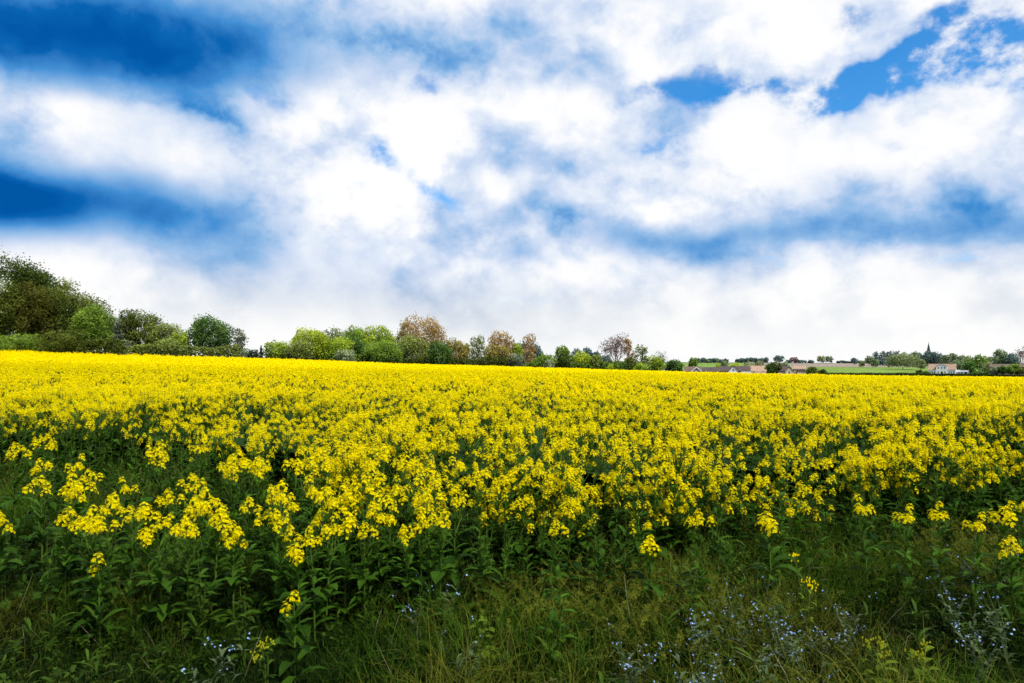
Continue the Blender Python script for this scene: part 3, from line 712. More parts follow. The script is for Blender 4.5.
put_weed('mustard_plant', 'lime green mustard plant with budding tips left of the bottom right one', 880, 648, .36, 9, .10, .03, M_lime, M_bud, None, 2)
put_weed('mustard_plant', 'small lime green leafy sprig above the olive mound, left of the bottom centre', 485, 612, .36, 8, .09, .04, M_lime, None, None, 3)
put_weed('mustard_plant', 'slim green sprig with three tiny yellow flowers right of the bottom centre', 808, 570, .5, 6, .07, .02, M_lime, M_petal, None, 4)
put_weed('mustard_plant', 'little green sprig with a few yellow buds low in the dark grass, lower left', 268, 645, .3, 6, .06, .02, M_weed, M_bud, None, 5)
put_weed('thistle', 'tall dark leafy thistle before the scattered rapeseed at left', 178, 535, .62, 10, .15, .032, M_weed, None, None, 6)
put_weed('thistle', 'dark thistle with long drooping leaves in the grass, left of the lone yellow plant', 205, 570, .5, 10, .14, .03, M_weed, None, None, 7)
put_weed('dock_plant', 'leafy dock with narrow dark leaves in the foreground grass at lower left', 245, 600, .42, 8, .11, .03, M_weed, None, None, 8)
put_weed('dock_plant', 'pale broad-leaved plant in front of the dark field edge at the centre', 560, 570, .6, 8, .12, .04, M_leaf, None, None, 9)
put_weed('dock_plant', 'dark leafy weed in front of the field edge right of centre', 690, 555, .6, 9, .12, .034, M_weed, None, None, 10)
put_weed('dock_plant', 'grey-leaved weed among forget-me-nots at the bottom right', 770, 655, .3, 7, .08, .026, M_grey, None, None, 11)
# ------------------------------------------------------------------ trees
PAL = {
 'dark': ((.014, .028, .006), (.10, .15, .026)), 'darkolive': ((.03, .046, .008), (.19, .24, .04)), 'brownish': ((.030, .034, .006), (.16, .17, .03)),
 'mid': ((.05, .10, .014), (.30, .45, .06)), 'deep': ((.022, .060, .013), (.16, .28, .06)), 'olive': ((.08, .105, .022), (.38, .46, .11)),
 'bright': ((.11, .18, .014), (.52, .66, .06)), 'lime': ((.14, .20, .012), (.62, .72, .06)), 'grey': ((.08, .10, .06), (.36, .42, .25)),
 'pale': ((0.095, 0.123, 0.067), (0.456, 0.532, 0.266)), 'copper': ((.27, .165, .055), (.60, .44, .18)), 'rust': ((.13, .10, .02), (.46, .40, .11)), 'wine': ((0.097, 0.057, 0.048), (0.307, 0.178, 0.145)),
 'haze': ((.07, .12, .11), (.20, .29, .25)), 'hazegreen': ((.09, .15, .08), (.30, .38, .18)), 'hazeolive': ((.13, .17, .08), (.40, .44, .20)), 'conifer': ((0.015, 0.030, 0.023), (0.057, 0.095, 0.067)),  # haze palettes: distance haze painted into paler, bluer leaf colours
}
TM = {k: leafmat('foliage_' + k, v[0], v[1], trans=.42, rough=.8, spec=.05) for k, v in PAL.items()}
M_blossom = leafmat('white_blossom', (.45, .5, .45), (.75, .78, .72), trans=.2)
def leaves_at(rng, C, Nn, size, spread=.9):
    """leaf clumps: small folded rhombs at points C, facing roughly Nn"""
    n = len(C)
    nr = norm(Nn + rng.normal(0, spread, (n, 3))); ref = norm(rng.normal(0, 1, (n, 3))); a = norm(np.cross(nr, ref)); b = np.cross(nr, a)
    s = size * rng.uniform(.55, 1.35, (n, 1))
    V = np.stack([C - a * s, C - b * s * .6 + nr * s * .15, C + a * s, C + b * s * .6 + nr * s * .15], 1).reshape(-1, 3)
    return V, np.arange(n * 4).reshape(n, 4)
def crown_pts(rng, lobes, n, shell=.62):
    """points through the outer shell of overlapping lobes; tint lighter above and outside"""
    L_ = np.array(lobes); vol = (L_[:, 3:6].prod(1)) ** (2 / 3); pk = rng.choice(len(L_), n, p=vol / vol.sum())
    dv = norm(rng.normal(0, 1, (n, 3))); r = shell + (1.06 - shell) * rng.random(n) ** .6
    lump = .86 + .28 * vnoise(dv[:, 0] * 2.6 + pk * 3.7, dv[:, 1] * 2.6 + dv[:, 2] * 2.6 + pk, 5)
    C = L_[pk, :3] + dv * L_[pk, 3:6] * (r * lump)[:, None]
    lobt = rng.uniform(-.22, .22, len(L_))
    T = np.clip(.40 + .30 * dv[:, 2] + lobt[pk] + (r - .85) * .7 + rng.normal(0, .14, n), 0, 1)  # crown shading put into the tint: tops and outsides lighter, insides darker
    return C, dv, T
def limbs(rng, h, r0, ends, t0=.2, t1=.6, n=5):
    g = G(); top = np.array([rng.uniform(-.03, .03) * h, rng.uniform(-.03, .03) * h, h * .78])
    ax = lambda t: top * t + np.array([0, 0, 0])
    g.add(*tube([ax(0) - (0, 0, .3), ax(.08), ax(.35), ax(.7), ax(1)], [r0 * 1.35, r0, r0 * .8, r0 * .45, r0 * .12], n + 2))
    for e in ends:
        e = np.asarray(e); t = rng.uniform(t0, t1); p = ax(min(t, e[2] / h * .85 / .78 if e[2] > 0 else t)); m = (p + e) / 2 + np.array([0, 0, -.04 * h]) * rng.uniform(0, 1)
        g.add(*tube([p, m, e], [r0 * .42, r0 * .28, r0 * .06], n))
    return g
def twigs(rng, g, p, d, L_, r, depth, out):
    q = p + d * L_; m = (p + q) / 2 + rng.normal(0, .06, 3) * L_
    g.add(*tube([p, m, q], [r, r * .8, r * .55], 4 if depth > 1 else 3))
    if depth == 0: out.append(q); return
    for i in range(rng.integers(2, 4) + (1 if depth > 2 else 0)):
        dd = norm(d + rng.normal(0, .5, 3) + np.array([0, 0, .12])); twigs(rng, g, q if i < 2 else m, dd, L_ * rng.uniform(.62, .82), r * .55, depth - 1, out)
def tree(name, label, px, top, wpx, D, pal, style='round', grp=None, leafpx=.92, dens=1.0, low=None, cat=None, basez=None, depth=1.0, seed=None):
    x = (px - 512) / F * D; zg = float(H(x, D)) if basez is None else basez
    h = EYE + (HZ - top) / F * D - zg; w = wpx / F * D / 2
    rng = np.random.default_rng(int(px * 7 + top * 13 + D) if seed is None else seed)
    t = thing(name, label, cat or ('bush' if 'bush' in name else 'tree'), (x, D, zg), 0, grp)
    pxm = D / F; ls = max(.05, leafpx * pxm); area = (2 * w / pxm) * (h / pxm)
    n = int(np.clip(area * 3.2 * dens * (.42 if style == 'airy' else 1) / leafpx ** 2, 160, 18000))
    r0 = max(.04 * h * .5, .05); lobes = []
    if style in ('round', 'dome', 'bush', 'spread'):
        lo = low if low is not None else {'round': .16, 'dome': .04, 'bush': .02, 'spread': .3}[style]
        k = {'round': 13, 'dome': 12, 'bush': 9, 'spread': 12}[style]
        cz = h * (lo + 1) / 2; hz = h * (1 - lo) / 2
        lobes.append((0, 0, cz, w * .72, w * .72 * depth, hz * .8))
        for i in range(k):
            a = i * 2.4 + rng.uniform(-.3, .3); v = -.75 + 1.6 * (i + .5) / k; rr = math.sqrt(max(0.02, 1 - v * v * .9)) * .66
            s = rng.uniform(.28, .44)
            lobes.append((w * rr * math.cos(a), w * rr * math.sin(a) * depth, cz + hz * v * .68, w * s, w * s, min(hz, w * 1.4) * s * rng.uniform(.8, 1.1)))
    elif style == 'tall':
        lo = low if low is not None else .12; k = 14
        for i in range(k):
            v = (i + .5) / k; rr = w * (math.sin(PI * (.18 + .74 * v)) ** .7) * .55; a = i * 2.4
            s = w * rng.uniform(.35, .55); lobes.append((rr * math.cos(a), rr * math.sin(a), h * (lo + (1 - lo) * v * .93), s, s, s * 1.1))
    elif style == 'airy':
        lo = low if low is not None else .25; k = 24
        for i in range(k):
            v = rng.uniform(0, 1); rr = w * (math.sin(PI * (.22 + .66 * v)) ** .8) * rng.uniform(.1, .72); a = i * 2.4
            s = w * rng.uniform(.26, .46); lobes.append((rr * math.cos(a), rr * math.sin(a), h * (lo + (1 - lo) * (v * .92 + .04)) - s * .3, s, s, s * .9))
    elif style == 'conifer':
        for i in range(16):
            v = i / 15; rr = w * (1 - v) * .85 + w * .1; s = max(w * .14, rr * .55)
            for a in (i * 2.4, i * 2.4 + PI): lobes.append((rr * .5 * math.cos(a), rr * .5 * math.sin(a), h * (.06 + .9 * v), s, s, h * .06))
    if style == 'bare':
        g = G(); out = []
        g.add(*tube([(0, 0, -.3), (0, 0, h * .12), (.02 * h, 0, h * .26)], [r0 * 1.1, r0 * .85, r0 * .7], 7))
        b0 = np.array([.02 * h, 0, h * .25])
        for i in range(5):
            a = i * 1.257 + .4; dd = norm(np.array([math.cos(a) * .75 * w / h * 2, math.sin(a) * .75 * w / h * 2, 1.0])) if i else np.array([0, 0, 1.0])
            twigs(rng, g, b0, dd, h * .235, r0 * .5, 4, out)
        C = np.array(out); sc_ = (h - .25 * h) / (C[:, 2].max() - b0[2]); sx = w / max(.1, np.percentile(np.abs(C[:, 0]), 97))
        V = np.concatenate(g.V); f = np.clip((V[:, 2] - b0[2]) / (.3 * h), 0, 1)
        V[:, 0] *= 1 + (sx - 1) * f; V[:, 1] *= 1 + (sx - 1) * f; V[:, 2] = np.where(V[:, 2] > b0[2], b0[2] + (V[:, 2] - b0[2]) * sc_, V[:, 2])
        Q = np.concatenate(g.Q); link('trunk', mesh_np('trunk', V, Q, M_barkp), t)
        C = C * np.array([sx, sx, 1]); C[:, 2] = b0[2] + (C[:, 2] - b0[2]) * sc_
        C = np.repeat(C, max(1, int(n * .35 / len(C)) + 1), 0) + rng.normal(0, .022 * h, (len(C) * max(1, int(n * .35 / len(C)) + 1), 3))
        V, Q = leaves_at(rng, C, np.zeros_like(C), ls * .7, 1.0)
        link('crown', mesh_np('crown', V, Q, TM[pal], None, np.clip(.5 + rng.normal(0, .2, len(Q)), 0, 1)), t)
        return t
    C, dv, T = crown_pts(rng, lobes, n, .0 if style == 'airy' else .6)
    if style in ('round', 'dome', 'bush', 'spread'):      # some leafy sprigs break the outline
        m_ = n // 9; i_ = rng.integers(0, n, m_); C2 = C[i_] + dv[i_] * w * rng.uniform(.02, .16, (m_, 1)); C = np.concatenate([C, C2]); dv = np.concatenate([dv, dv[i_]]); T = np.concatenate([T, T[i_]])
    sc_ = h / max(.1, np.percentile(C[:, 2], 99.6)); C[:, 2] *= sc_; C[:, 2] = np.maximum(C[:, 2], .05)
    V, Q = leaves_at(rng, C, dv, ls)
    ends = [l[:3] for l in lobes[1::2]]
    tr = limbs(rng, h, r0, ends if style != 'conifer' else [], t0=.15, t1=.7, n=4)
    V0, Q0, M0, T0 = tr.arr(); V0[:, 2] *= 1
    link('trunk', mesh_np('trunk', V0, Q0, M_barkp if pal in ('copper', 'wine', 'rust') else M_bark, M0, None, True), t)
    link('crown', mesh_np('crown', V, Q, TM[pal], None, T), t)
    return t

# the wood at the left edge
tree('broadleaf_tree', 'tallest dark tree rising at the left picture edge', 4, 256, 96, 98, 'dark', 'round', low=.08, leafpx=1.0, dens=1.1)
tree('broadleaf_tree', 'dark tree with an overhanging top on the right flank of the left wood', 30, 268, 46, 96, 'dark', 'round', low=.25, leafpx=1.0, dens=1.1)
tree('broadleaf_tree', 'brownish olive tree at the front of the left wood beside the white blossom', 34, 284, 42, 88, 'brownish', 'round', low=.02, leafpx=1.0, dens=1.1)
hw = tree('hawthorn_tree', 'dark hawthorn sprinkled with white blossom at the left picture edge', 4, 279, 40, 86, 'darkolive', 'round', low=.04, leafpx=1.0, dens=1.1)
rw = np.random.default_rng(77); h_ = EYE + (HZ - 279) / F * 86 - float(H(-64, 86)); nn_ = 300
bx = rw.choice(9, nn_); cx_ = rw.uniform(-2.0, 2.0, 9); cz_ = rw.uniform(.3, .95, 9) * h_
C_ = np.stack([cx_[bx] + rw.normal(0, .5, nn_), -2.05 + rw.normal(0, .3, nn_), cz_[bx] + rw.normal(0, .32, nn_)], -1)
V_, Q_ = leaves_at(rw, C_, np.tile([0, -1., .3], (nn_, 1)), .10); link('blossom', mesh_np('blossom', V_, Q_, M_blossom, None, rw.random(nn_)), hw)
tree('broadleaf_tree', 'thin tree with a loose see-through top above the left wood', 66, 279, 52, 104, 'olive', 'airy', low=.45, leafpx=1.0, dens=.8)
tree('broadleaf_tree', 'broad olive green tree sloping down at the right end of the left wood', 70, 290, 70, 93, 'darkolive', 'round', low=.02, leafpx=1.0, dens=1.1)
tree('broadleaf_tree', 'fresher green tree closing the right end of the left wood', 93, 305, 40, 91, 'mid', 'dome', leafpx=1.0, dens=1.1)
tree('shrub_bush', 'low green bush under the left wood by the field edge', 18, 334, 50, 85, 'mid', 'bush')
tree('shrub_bush', 'dark bush at the foot of the left wood, right of the low green one', 62, 330, 44, 85, 'darkolive', 'bush')
tree('bare_tree', 'grey twiggy half bare tree just right of the left wood', 105, 304, 22, 106, 'grey', 'bare', dens=.5)
# from the wood to the round green tree
tree('broadleaf_tree', 'grey-green tree in the gap right of the left wood', 115, 317, 30, 106, 'grey', 'round', low=.02)
tree('broadleaf_tree', 'dark domed tree standing highest between the left wood and the round tree', 139, 311, 46, 108, 'darkolive', 'round', low=.05)
tree('broadleaf_tree', 'olive rounded tree right of the dark domed one', 166, 324, 38, 107, 'olive', 'dome')
tree('shrub_bush', 'light green bush below the dark domed tree', 143, 344, 26, 101, 'bright', 'bush')
tree('shrub_bush', 'grey-green bush at the field edge right of the light green one', 166, 339, 30, 102, 'olive', 'bush')
tree('shrub_bush', 'yellow-green bush tucked against the left side of the round green tree', 181, 332, 20, 106, 'bright', 'bush')
tree('shrub_bush', 'dull bush at the field edge below the grey-green tree', 118, 340, 26, 101, 'grey', 'bush')
tree('maple_tree', 'perfectly round deep green tree standing clear against the sky at left', 211, 317, 45, 104, 'deep', 'round', low=.05, leafpx=.95, dens=1.1)
tree('broadleaf_tree', 'loose grey-green tree on the right side of the round green tree', 239, 329, 26, 118, 'grey', 'airy', low=.2)
tree('shrub_bush', 'pale distant bush in the low gap right of the round tree', 243, 349, 18, 130, 'hazegreen', 'bush')
tree('conifer_tree', 'small black-green pointed conifer in the low gap at left', 261, 346, 9, 116, 'conifer', 'conifer')
tree('shrub_bush', 'very dark low bush left of the small pointed conifer', 254, 350, 12, 116, 'conifer', 'bush')
tree('shrub_bush', 'light green bush right of the small pointed conifer', 276, 341, 28, 118, 'bright', 'bush')
# middle belt
tree('shrub_bush', 'rounded grey-olive bush in front of the lime coloured tree', 299, 340, 28, 114, 'olive', 'dome')
tree('broadleaf_tree', 'bright lime coloured tree with upright top left of centre', 311, 329, 44, 120, 'lime', 'round', low=.06, leafpx=.95)
tree('broadleaf_tree', 'dull green tree behind the right shoulder of the lime tree', 324, 331, 20, 138, 'grey', 'tall')
tree('broadleaf_tree', 'pale yellowish tree standing back between lime tree and dark crown', 340, 329, 26, 145, 'pale', 'round')
tree('broadleaf_tree', 'light green cone-shaped tree in front of the pale yellowish one', 337, 337, 34, 122, 'bright', 'dome')
tree('shrub_bush', 'pale green small bush at the field edge under the cone-shaped tree', 346, 350, 24, 117, 'pale', 'bush')
tree('broadleaf_tree', 'dark green crown peeping over the belt left of the bright domes', 357, 327, 26, 140, 'mid', 'round')
tree('broadleaf_tree', 'green tree with blue-green middle below the dark crown', 354, 337, 28, 128, 'deep', 'round', low=.02)
tree('broadleaf_tree', 'wide bright green tree behind the big dome', 379, 326, 40, 136, 'bright', 'round', low=.05)
tree('shrub_bush', 'big smooth mid-green dome at the field edge left of the copper trees', 384, 341, 44, 120, 'mid', 'dome', leafpx=.9, dens=1.1)
tree('broadleaf_tree', 'brown-green thinly leaved tree left of the big copper tree', 404, 322, 24, 138, 'rust', 'airy', low=.1)
tree('copper_tree', 'largest copper brown tree, left of centre', 424, 316, 50, 134, 'copper', 'round', low=.18, leafpx=.85, dens=.5)
tree('broadleaf_tree', 'olive brown lower crown under the largest copper tree', 416, 336, 38, 130, 'olive', 'round', low=.02)
tree('broadleaf_tree', 'dark green round tree in front of the largest copper tree', 440, 341, 26, 122, 'deep', 'round', low=.02)
tree('broadleaf_tree', 'orange-yellow sloping tree right of the largest copper tree', 456, 339, 28, 128, 'rust', 'round', low=.02)
tree('broadleaf_tree', 'narrow yellow-green tree right of the orange-yellow one', 465, 344, 13, 132, 'bright', 'tall')
tree('broadleaf_tree', 'grey-green double-topped tree between the copper trees', 478, 336, 23, 130, 'olive', 'tall', low=.05, leafpx=.85, dens=.7)
tree('copper_tree', 'second copper-topped tree with greenish lower crown, near the centre', 501, 331, 27, 132, 'copper', 'round', low=.25, leafpx=.85, dens=.5)
tree('broadleaf_tree', 'yellow-olive lower growth under the second copper-topped tree', 498, 345, 32, 129, 'rust', 'round', low=.02)
tree('shrub_bush', 'blue-grey bush at the foot of the second copper-topped tree', 517, 354, 18, 124, 'grey', 'bush')
tree('copper_tree', 'slim thin copper tree just right of the picture centre', 529, 334, 17, 132, 'copper', 'tall', low=.12, leafpx=.85, dens=.5)
tree('broadleaf_tree', 'bright green small tree behind the slim copper tree', 517, 344, 14, 145, 'bright', 'round')
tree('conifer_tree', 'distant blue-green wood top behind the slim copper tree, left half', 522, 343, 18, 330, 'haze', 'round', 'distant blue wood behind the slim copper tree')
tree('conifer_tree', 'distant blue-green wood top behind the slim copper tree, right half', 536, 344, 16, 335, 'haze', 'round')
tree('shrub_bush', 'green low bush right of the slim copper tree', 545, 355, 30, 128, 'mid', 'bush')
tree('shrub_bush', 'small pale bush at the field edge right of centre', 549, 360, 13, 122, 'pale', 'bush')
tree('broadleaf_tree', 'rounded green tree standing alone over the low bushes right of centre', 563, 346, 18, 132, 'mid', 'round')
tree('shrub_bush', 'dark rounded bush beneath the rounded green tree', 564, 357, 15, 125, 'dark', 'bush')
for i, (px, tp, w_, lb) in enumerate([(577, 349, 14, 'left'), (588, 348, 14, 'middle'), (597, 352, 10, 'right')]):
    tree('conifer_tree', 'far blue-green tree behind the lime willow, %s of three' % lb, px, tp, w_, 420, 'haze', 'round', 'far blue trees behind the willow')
tree('willow_tree', 'bright yellow-lime willow right of centre', 583, 352, 24, 128, 'lime', 'round', low=.02)
tree('shrub_bush', 'olive bush hugging the right side of the lime willow', 596, 355, 14, 126, 'olive', 'bush')
# the bare pair and the village
tree('bare_tree', 'tall bare reddish brown tree with open branches, right of centre', 616, 334, 27, 150, 'wine', 'bare', dens=.9)
tree('copper_tree', 'thinly leaved copper tree leaning on the bare tree', 628, 339, 18, 152, 'copper', 'airy', low=.2, dens=.9)
tree('broadleaf_tree', 'loose green tree right of the thin copper one', 642, 345, 20, 156, 'olive', 'airy', low=.15, dens=1.2)
tree('shrub_bush', 'hazy blue-grey bush left of the bare tree', 606, 355, 13, 170, 'haze', 'bush')
tree('shrub_bush', 'tiny lime bush before the bare tree', 610, 364, 8, 124, 'lime', 'bush')
tree('shrub_bush', 'dark green bush under the bare tree', 620, 361, 15, 140, 'deep', 'bush')
tree('shrub_bush', 'yellow-green bush right of the little white gable', 640, 363, 13, 136, 'bright', 'bush')
tree('shrub_bush', 'olive-brown dark bush beneath the thin copper tree', 630, 357, 16, 150, 'darkolive', 'bush')
tree('broadleaf_tree', 'yellow-olive tree left of the dark village hedge bush', 656, 356, 20, 175, 'bright', 'round', low=.02)
tree('bare_tree', 'grey twiggy treetop over the first long brown roof', 660, 351, 14, 300, 'grey', 'bare', dens=.5)
tree('shrub_bush', 'dark green bush between the first two village roofs', 674, 360, 19, 170, 'deep', 'bush', dens=1.2)
tree('broadleaf_tree', 'small dark round tree above the village roof with the white trim', 693, 358, 10, 520, 'mid', 'round', low=.1)
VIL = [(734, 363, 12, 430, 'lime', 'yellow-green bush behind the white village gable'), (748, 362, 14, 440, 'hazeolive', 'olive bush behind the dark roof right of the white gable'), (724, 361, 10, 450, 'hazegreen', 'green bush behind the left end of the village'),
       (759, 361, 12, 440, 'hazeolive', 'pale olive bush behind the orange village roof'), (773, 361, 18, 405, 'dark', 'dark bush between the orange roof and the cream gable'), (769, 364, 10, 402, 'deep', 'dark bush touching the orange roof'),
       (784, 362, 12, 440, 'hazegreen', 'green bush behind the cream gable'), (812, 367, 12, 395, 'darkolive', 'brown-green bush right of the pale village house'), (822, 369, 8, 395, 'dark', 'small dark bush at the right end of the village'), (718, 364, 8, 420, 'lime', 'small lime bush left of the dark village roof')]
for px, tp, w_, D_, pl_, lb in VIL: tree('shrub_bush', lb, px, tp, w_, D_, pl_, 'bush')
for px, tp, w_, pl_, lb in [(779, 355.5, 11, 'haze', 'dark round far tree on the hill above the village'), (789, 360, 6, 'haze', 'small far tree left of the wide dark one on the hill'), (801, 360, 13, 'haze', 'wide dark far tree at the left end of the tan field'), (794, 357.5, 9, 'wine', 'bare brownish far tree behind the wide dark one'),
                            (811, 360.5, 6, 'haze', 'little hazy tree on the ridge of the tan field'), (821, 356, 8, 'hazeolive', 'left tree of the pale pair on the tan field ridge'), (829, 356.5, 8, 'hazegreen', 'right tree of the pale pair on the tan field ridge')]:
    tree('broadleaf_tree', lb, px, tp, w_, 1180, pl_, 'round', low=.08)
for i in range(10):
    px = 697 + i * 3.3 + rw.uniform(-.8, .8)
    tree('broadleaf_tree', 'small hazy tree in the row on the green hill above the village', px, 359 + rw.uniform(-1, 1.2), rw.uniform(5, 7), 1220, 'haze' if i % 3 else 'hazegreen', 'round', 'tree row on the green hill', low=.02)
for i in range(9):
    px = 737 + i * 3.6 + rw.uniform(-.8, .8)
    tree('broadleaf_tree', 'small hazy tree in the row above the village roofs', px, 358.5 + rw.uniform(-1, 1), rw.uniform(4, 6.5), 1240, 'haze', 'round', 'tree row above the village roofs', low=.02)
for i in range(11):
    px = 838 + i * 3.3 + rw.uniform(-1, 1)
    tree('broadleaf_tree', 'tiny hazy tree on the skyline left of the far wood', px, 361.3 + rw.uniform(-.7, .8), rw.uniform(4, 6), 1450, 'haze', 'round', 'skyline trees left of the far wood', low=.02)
# far wood round the church
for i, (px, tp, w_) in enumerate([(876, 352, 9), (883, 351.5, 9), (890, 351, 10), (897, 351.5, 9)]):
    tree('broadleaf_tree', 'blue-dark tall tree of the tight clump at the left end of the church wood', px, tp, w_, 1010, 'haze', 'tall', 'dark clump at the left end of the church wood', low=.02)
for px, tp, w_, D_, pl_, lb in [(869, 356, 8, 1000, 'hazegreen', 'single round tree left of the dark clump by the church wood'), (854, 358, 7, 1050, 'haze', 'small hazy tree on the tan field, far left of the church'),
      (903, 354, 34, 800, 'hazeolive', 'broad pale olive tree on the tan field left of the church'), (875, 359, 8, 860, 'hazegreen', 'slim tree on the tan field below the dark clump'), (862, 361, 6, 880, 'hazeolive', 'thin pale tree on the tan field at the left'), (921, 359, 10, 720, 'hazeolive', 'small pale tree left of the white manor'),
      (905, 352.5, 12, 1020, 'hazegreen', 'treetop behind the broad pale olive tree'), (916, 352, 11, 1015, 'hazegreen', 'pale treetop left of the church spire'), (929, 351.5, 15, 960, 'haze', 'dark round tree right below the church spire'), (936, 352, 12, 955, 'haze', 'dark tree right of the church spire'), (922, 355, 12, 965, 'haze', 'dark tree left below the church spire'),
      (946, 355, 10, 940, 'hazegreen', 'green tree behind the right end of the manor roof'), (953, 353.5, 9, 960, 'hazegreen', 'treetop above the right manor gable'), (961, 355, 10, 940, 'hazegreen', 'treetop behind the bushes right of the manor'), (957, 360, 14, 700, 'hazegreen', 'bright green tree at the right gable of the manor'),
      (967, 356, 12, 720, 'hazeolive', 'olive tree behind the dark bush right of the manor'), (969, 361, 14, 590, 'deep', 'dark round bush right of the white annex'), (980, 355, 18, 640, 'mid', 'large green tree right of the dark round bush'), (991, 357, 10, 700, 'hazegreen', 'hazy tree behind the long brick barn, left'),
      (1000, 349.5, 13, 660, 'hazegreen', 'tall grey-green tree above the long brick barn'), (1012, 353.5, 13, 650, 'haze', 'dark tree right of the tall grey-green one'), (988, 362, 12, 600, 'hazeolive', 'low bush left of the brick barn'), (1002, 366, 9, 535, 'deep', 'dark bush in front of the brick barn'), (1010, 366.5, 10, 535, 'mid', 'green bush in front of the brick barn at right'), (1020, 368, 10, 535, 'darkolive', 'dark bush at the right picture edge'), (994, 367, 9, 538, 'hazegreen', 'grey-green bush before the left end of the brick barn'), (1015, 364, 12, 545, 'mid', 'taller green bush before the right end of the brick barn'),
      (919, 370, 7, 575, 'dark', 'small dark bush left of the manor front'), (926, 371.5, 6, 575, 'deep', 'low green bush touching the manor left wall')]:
    small = 'bush' in lb.split(' in ')[0].split(' left')[0].split(' right')[0].split(' at ')[0] and w_ < 15
    tree('shrub_bush' if small else 'broadleaf_tree', lb, px, tp, w_, D_, pl_, 'bush' if small else 'round', low=.02 if small else .06)
tree('bare_tree', 'bare reddish tree at the right picture edge above the barn', 1022, 346.5, 15, 680, 'wine', 'bare', dens=.6)

# clipped hedges beyond the field
def hedge(label, u0, u1, D, hh, pal, grp=None):
    x0, x1 = u0 * D, u1 * D; xm = (x0 + x1) / 2; Ln = x1 - x0
    zg = float(H(xm, D)); rng = np.random.default_rng(int(D + x0)); n = int(Ln * (26 if D > 200 else 220))
    C = np.stack([rng.uniform(-Ln / 2, Ln / 2, n), rng.uniform(-.9, .9, n), rng.uniform(0.05, 1, n) * hh], -1); C[:, 2] *= .8 + .35 * vnoise(C[:, 0] * .25, C[:, 0] * 0, 3)
    V, Q = leaves_at(rng, C, np.tile([0, -.4, .8], (n, 1)), .55 if D > 200 else .22)
    tag(link('hedge', mesh_np('hedge', V, Q, TM[pal], None, np.clip(rng.normal(.35, .2, n), 0, 1)), None, (xm, D, zg)), label, 'hedge', grp)
hedge('long low dark hedge along the near edge of the green pasture', .44, .612, 570, 1.5, 'darkolive')
hedge('low hedge in front of the white manor garden', .60, .69, 572, .8, 'dark')
hedge('dark hedge running right from the white annex', .675, .78, 566, 2.6, 'deep')
hedge('short hedge between the village and the green pasture', .40, .445, 500, 2.0, 'deep')

hedge('dark hedgerow along the far field edge under the left wood', -.80, -.57, 87, 2.4, 'darkolive', None)
hedge('dull green hedgerow along the far field edge between left wood and round tree', -.565, -.40, 100, 2.3, 'olive', None)
hedge('green hedgerow along the far field edge beneath the lime tree', -.36, -.19, 120, 2.4, 'mid', None)
hedge('dark hedgerow along the far field edge under the copper trees', -.185, .0, 125, 2.7, 'darkolive', None)
hedge('green hedgerow along the far field edge right of the copper trees', .005, .16, 126, 2.5, 'mid', None)
# ------------------------------------------------------------------ buildings
def flat(name, c, v=.12, rough=.8, sc=.6): return surf(name, tuple(x * (1 - v) for x in c), tuple(min(1, x * (1 + v)) for x in c), sc, rough, spec=.2)
M_white = flat('white_render', (.74, .74, .73), .05); M_cream = flat('cream_render', (.55, .46, .30)); M_brick = surf('red_brick', (.20, .12, .10), (.30, .19, .15), 1.5)
M_rdark = surf('dark_roof_tile', (.06, .045, .042), (.11, .085, .078), 1.2, stretch=(1, 1, 3)); M_rbrown = surf('brown_roof_tile', (.11, .075, .06), (.17, .12, .095), 1.2, stretch=(1, 1, 3)); M_rorange = surf('orange_roof_tile', (.29, .19, .13), (.40, .28, .20), 1.0, stretch=(1, 1, 3))
M_rgrey = flat('pale_grey_roof', (.42, .44, .48)); M_slate = flat('spire_slate', (.045, .05, .05)); M_stone = flat('church_stone', (.2, .18, .15)); M_trim = flat('white_trim', (.72, .72, .7), .03); M_wood = flat('dark_door', (.05, .035, .03)); M_pink = flat('pinkish_render', (.5, .36, .30))
gm, gn = mat('window_glass'); gb = gn.nodes.new('ShaderNodeBsdfPrincipled'); gb.inputs['Base Color'].default_value = (.02, .025, .03, 1); gb.inputs['Roughness'].default_value = .12
go_ = gn.nodes.new('ShaderNodeOutputMaterial'); gn.links.new(gb.outputs[0], go_.inputs['Surface']); M_glass = gm
def poly(name, V, Fc, m, parent):
    me = bpy.data.meshes.new(name); me.from_pydata([tuple(v) for v in V], [], Fc); me.materials.append(m); me.validate(); me.update()
    return link(name, me, parent)
def gable_wall(name, x0, x1, y0, y1, he, hr, m, parent, axis='x', z0=-1.5):
    """box with a gable at both ends of its ridge"""
    if axis == 'x':
        ym = (y0 + y1) / 2
        V = [(x0, y0, z0), (x1, y0, z0), (x1, y1, z0), (x0, y1, z0), (x0, y0, he), (x1, y0, he), (x1, y1, he), (x0, y1, he), (x0, ym, hr), (x1, ym, hr)]
        Fc = [(0, 1, 5, 4), (2, 3, 7, 6), (1, 2, 6, 9, 5), (3, 0, 4, 8, 7)]
    else:
        xm = (x0 + x1) / 2
        V = [(x0, y0, z0), (x1, y0, z0), (x1, y1, z0), (x0, y1, z0), (x0, y0, he), (x1, y0, he), (x1, y1, he), (x0, y1, he), (xm, y0, hr), (xm, y1, hr)]
        Fc = [(0, 1, 5, 8, 4), (2, 3, 7, 9, 6), (1, 2, 6, 5), (3, 0, 4, 7)]
    return poly(name, V, Fc, m, parent)
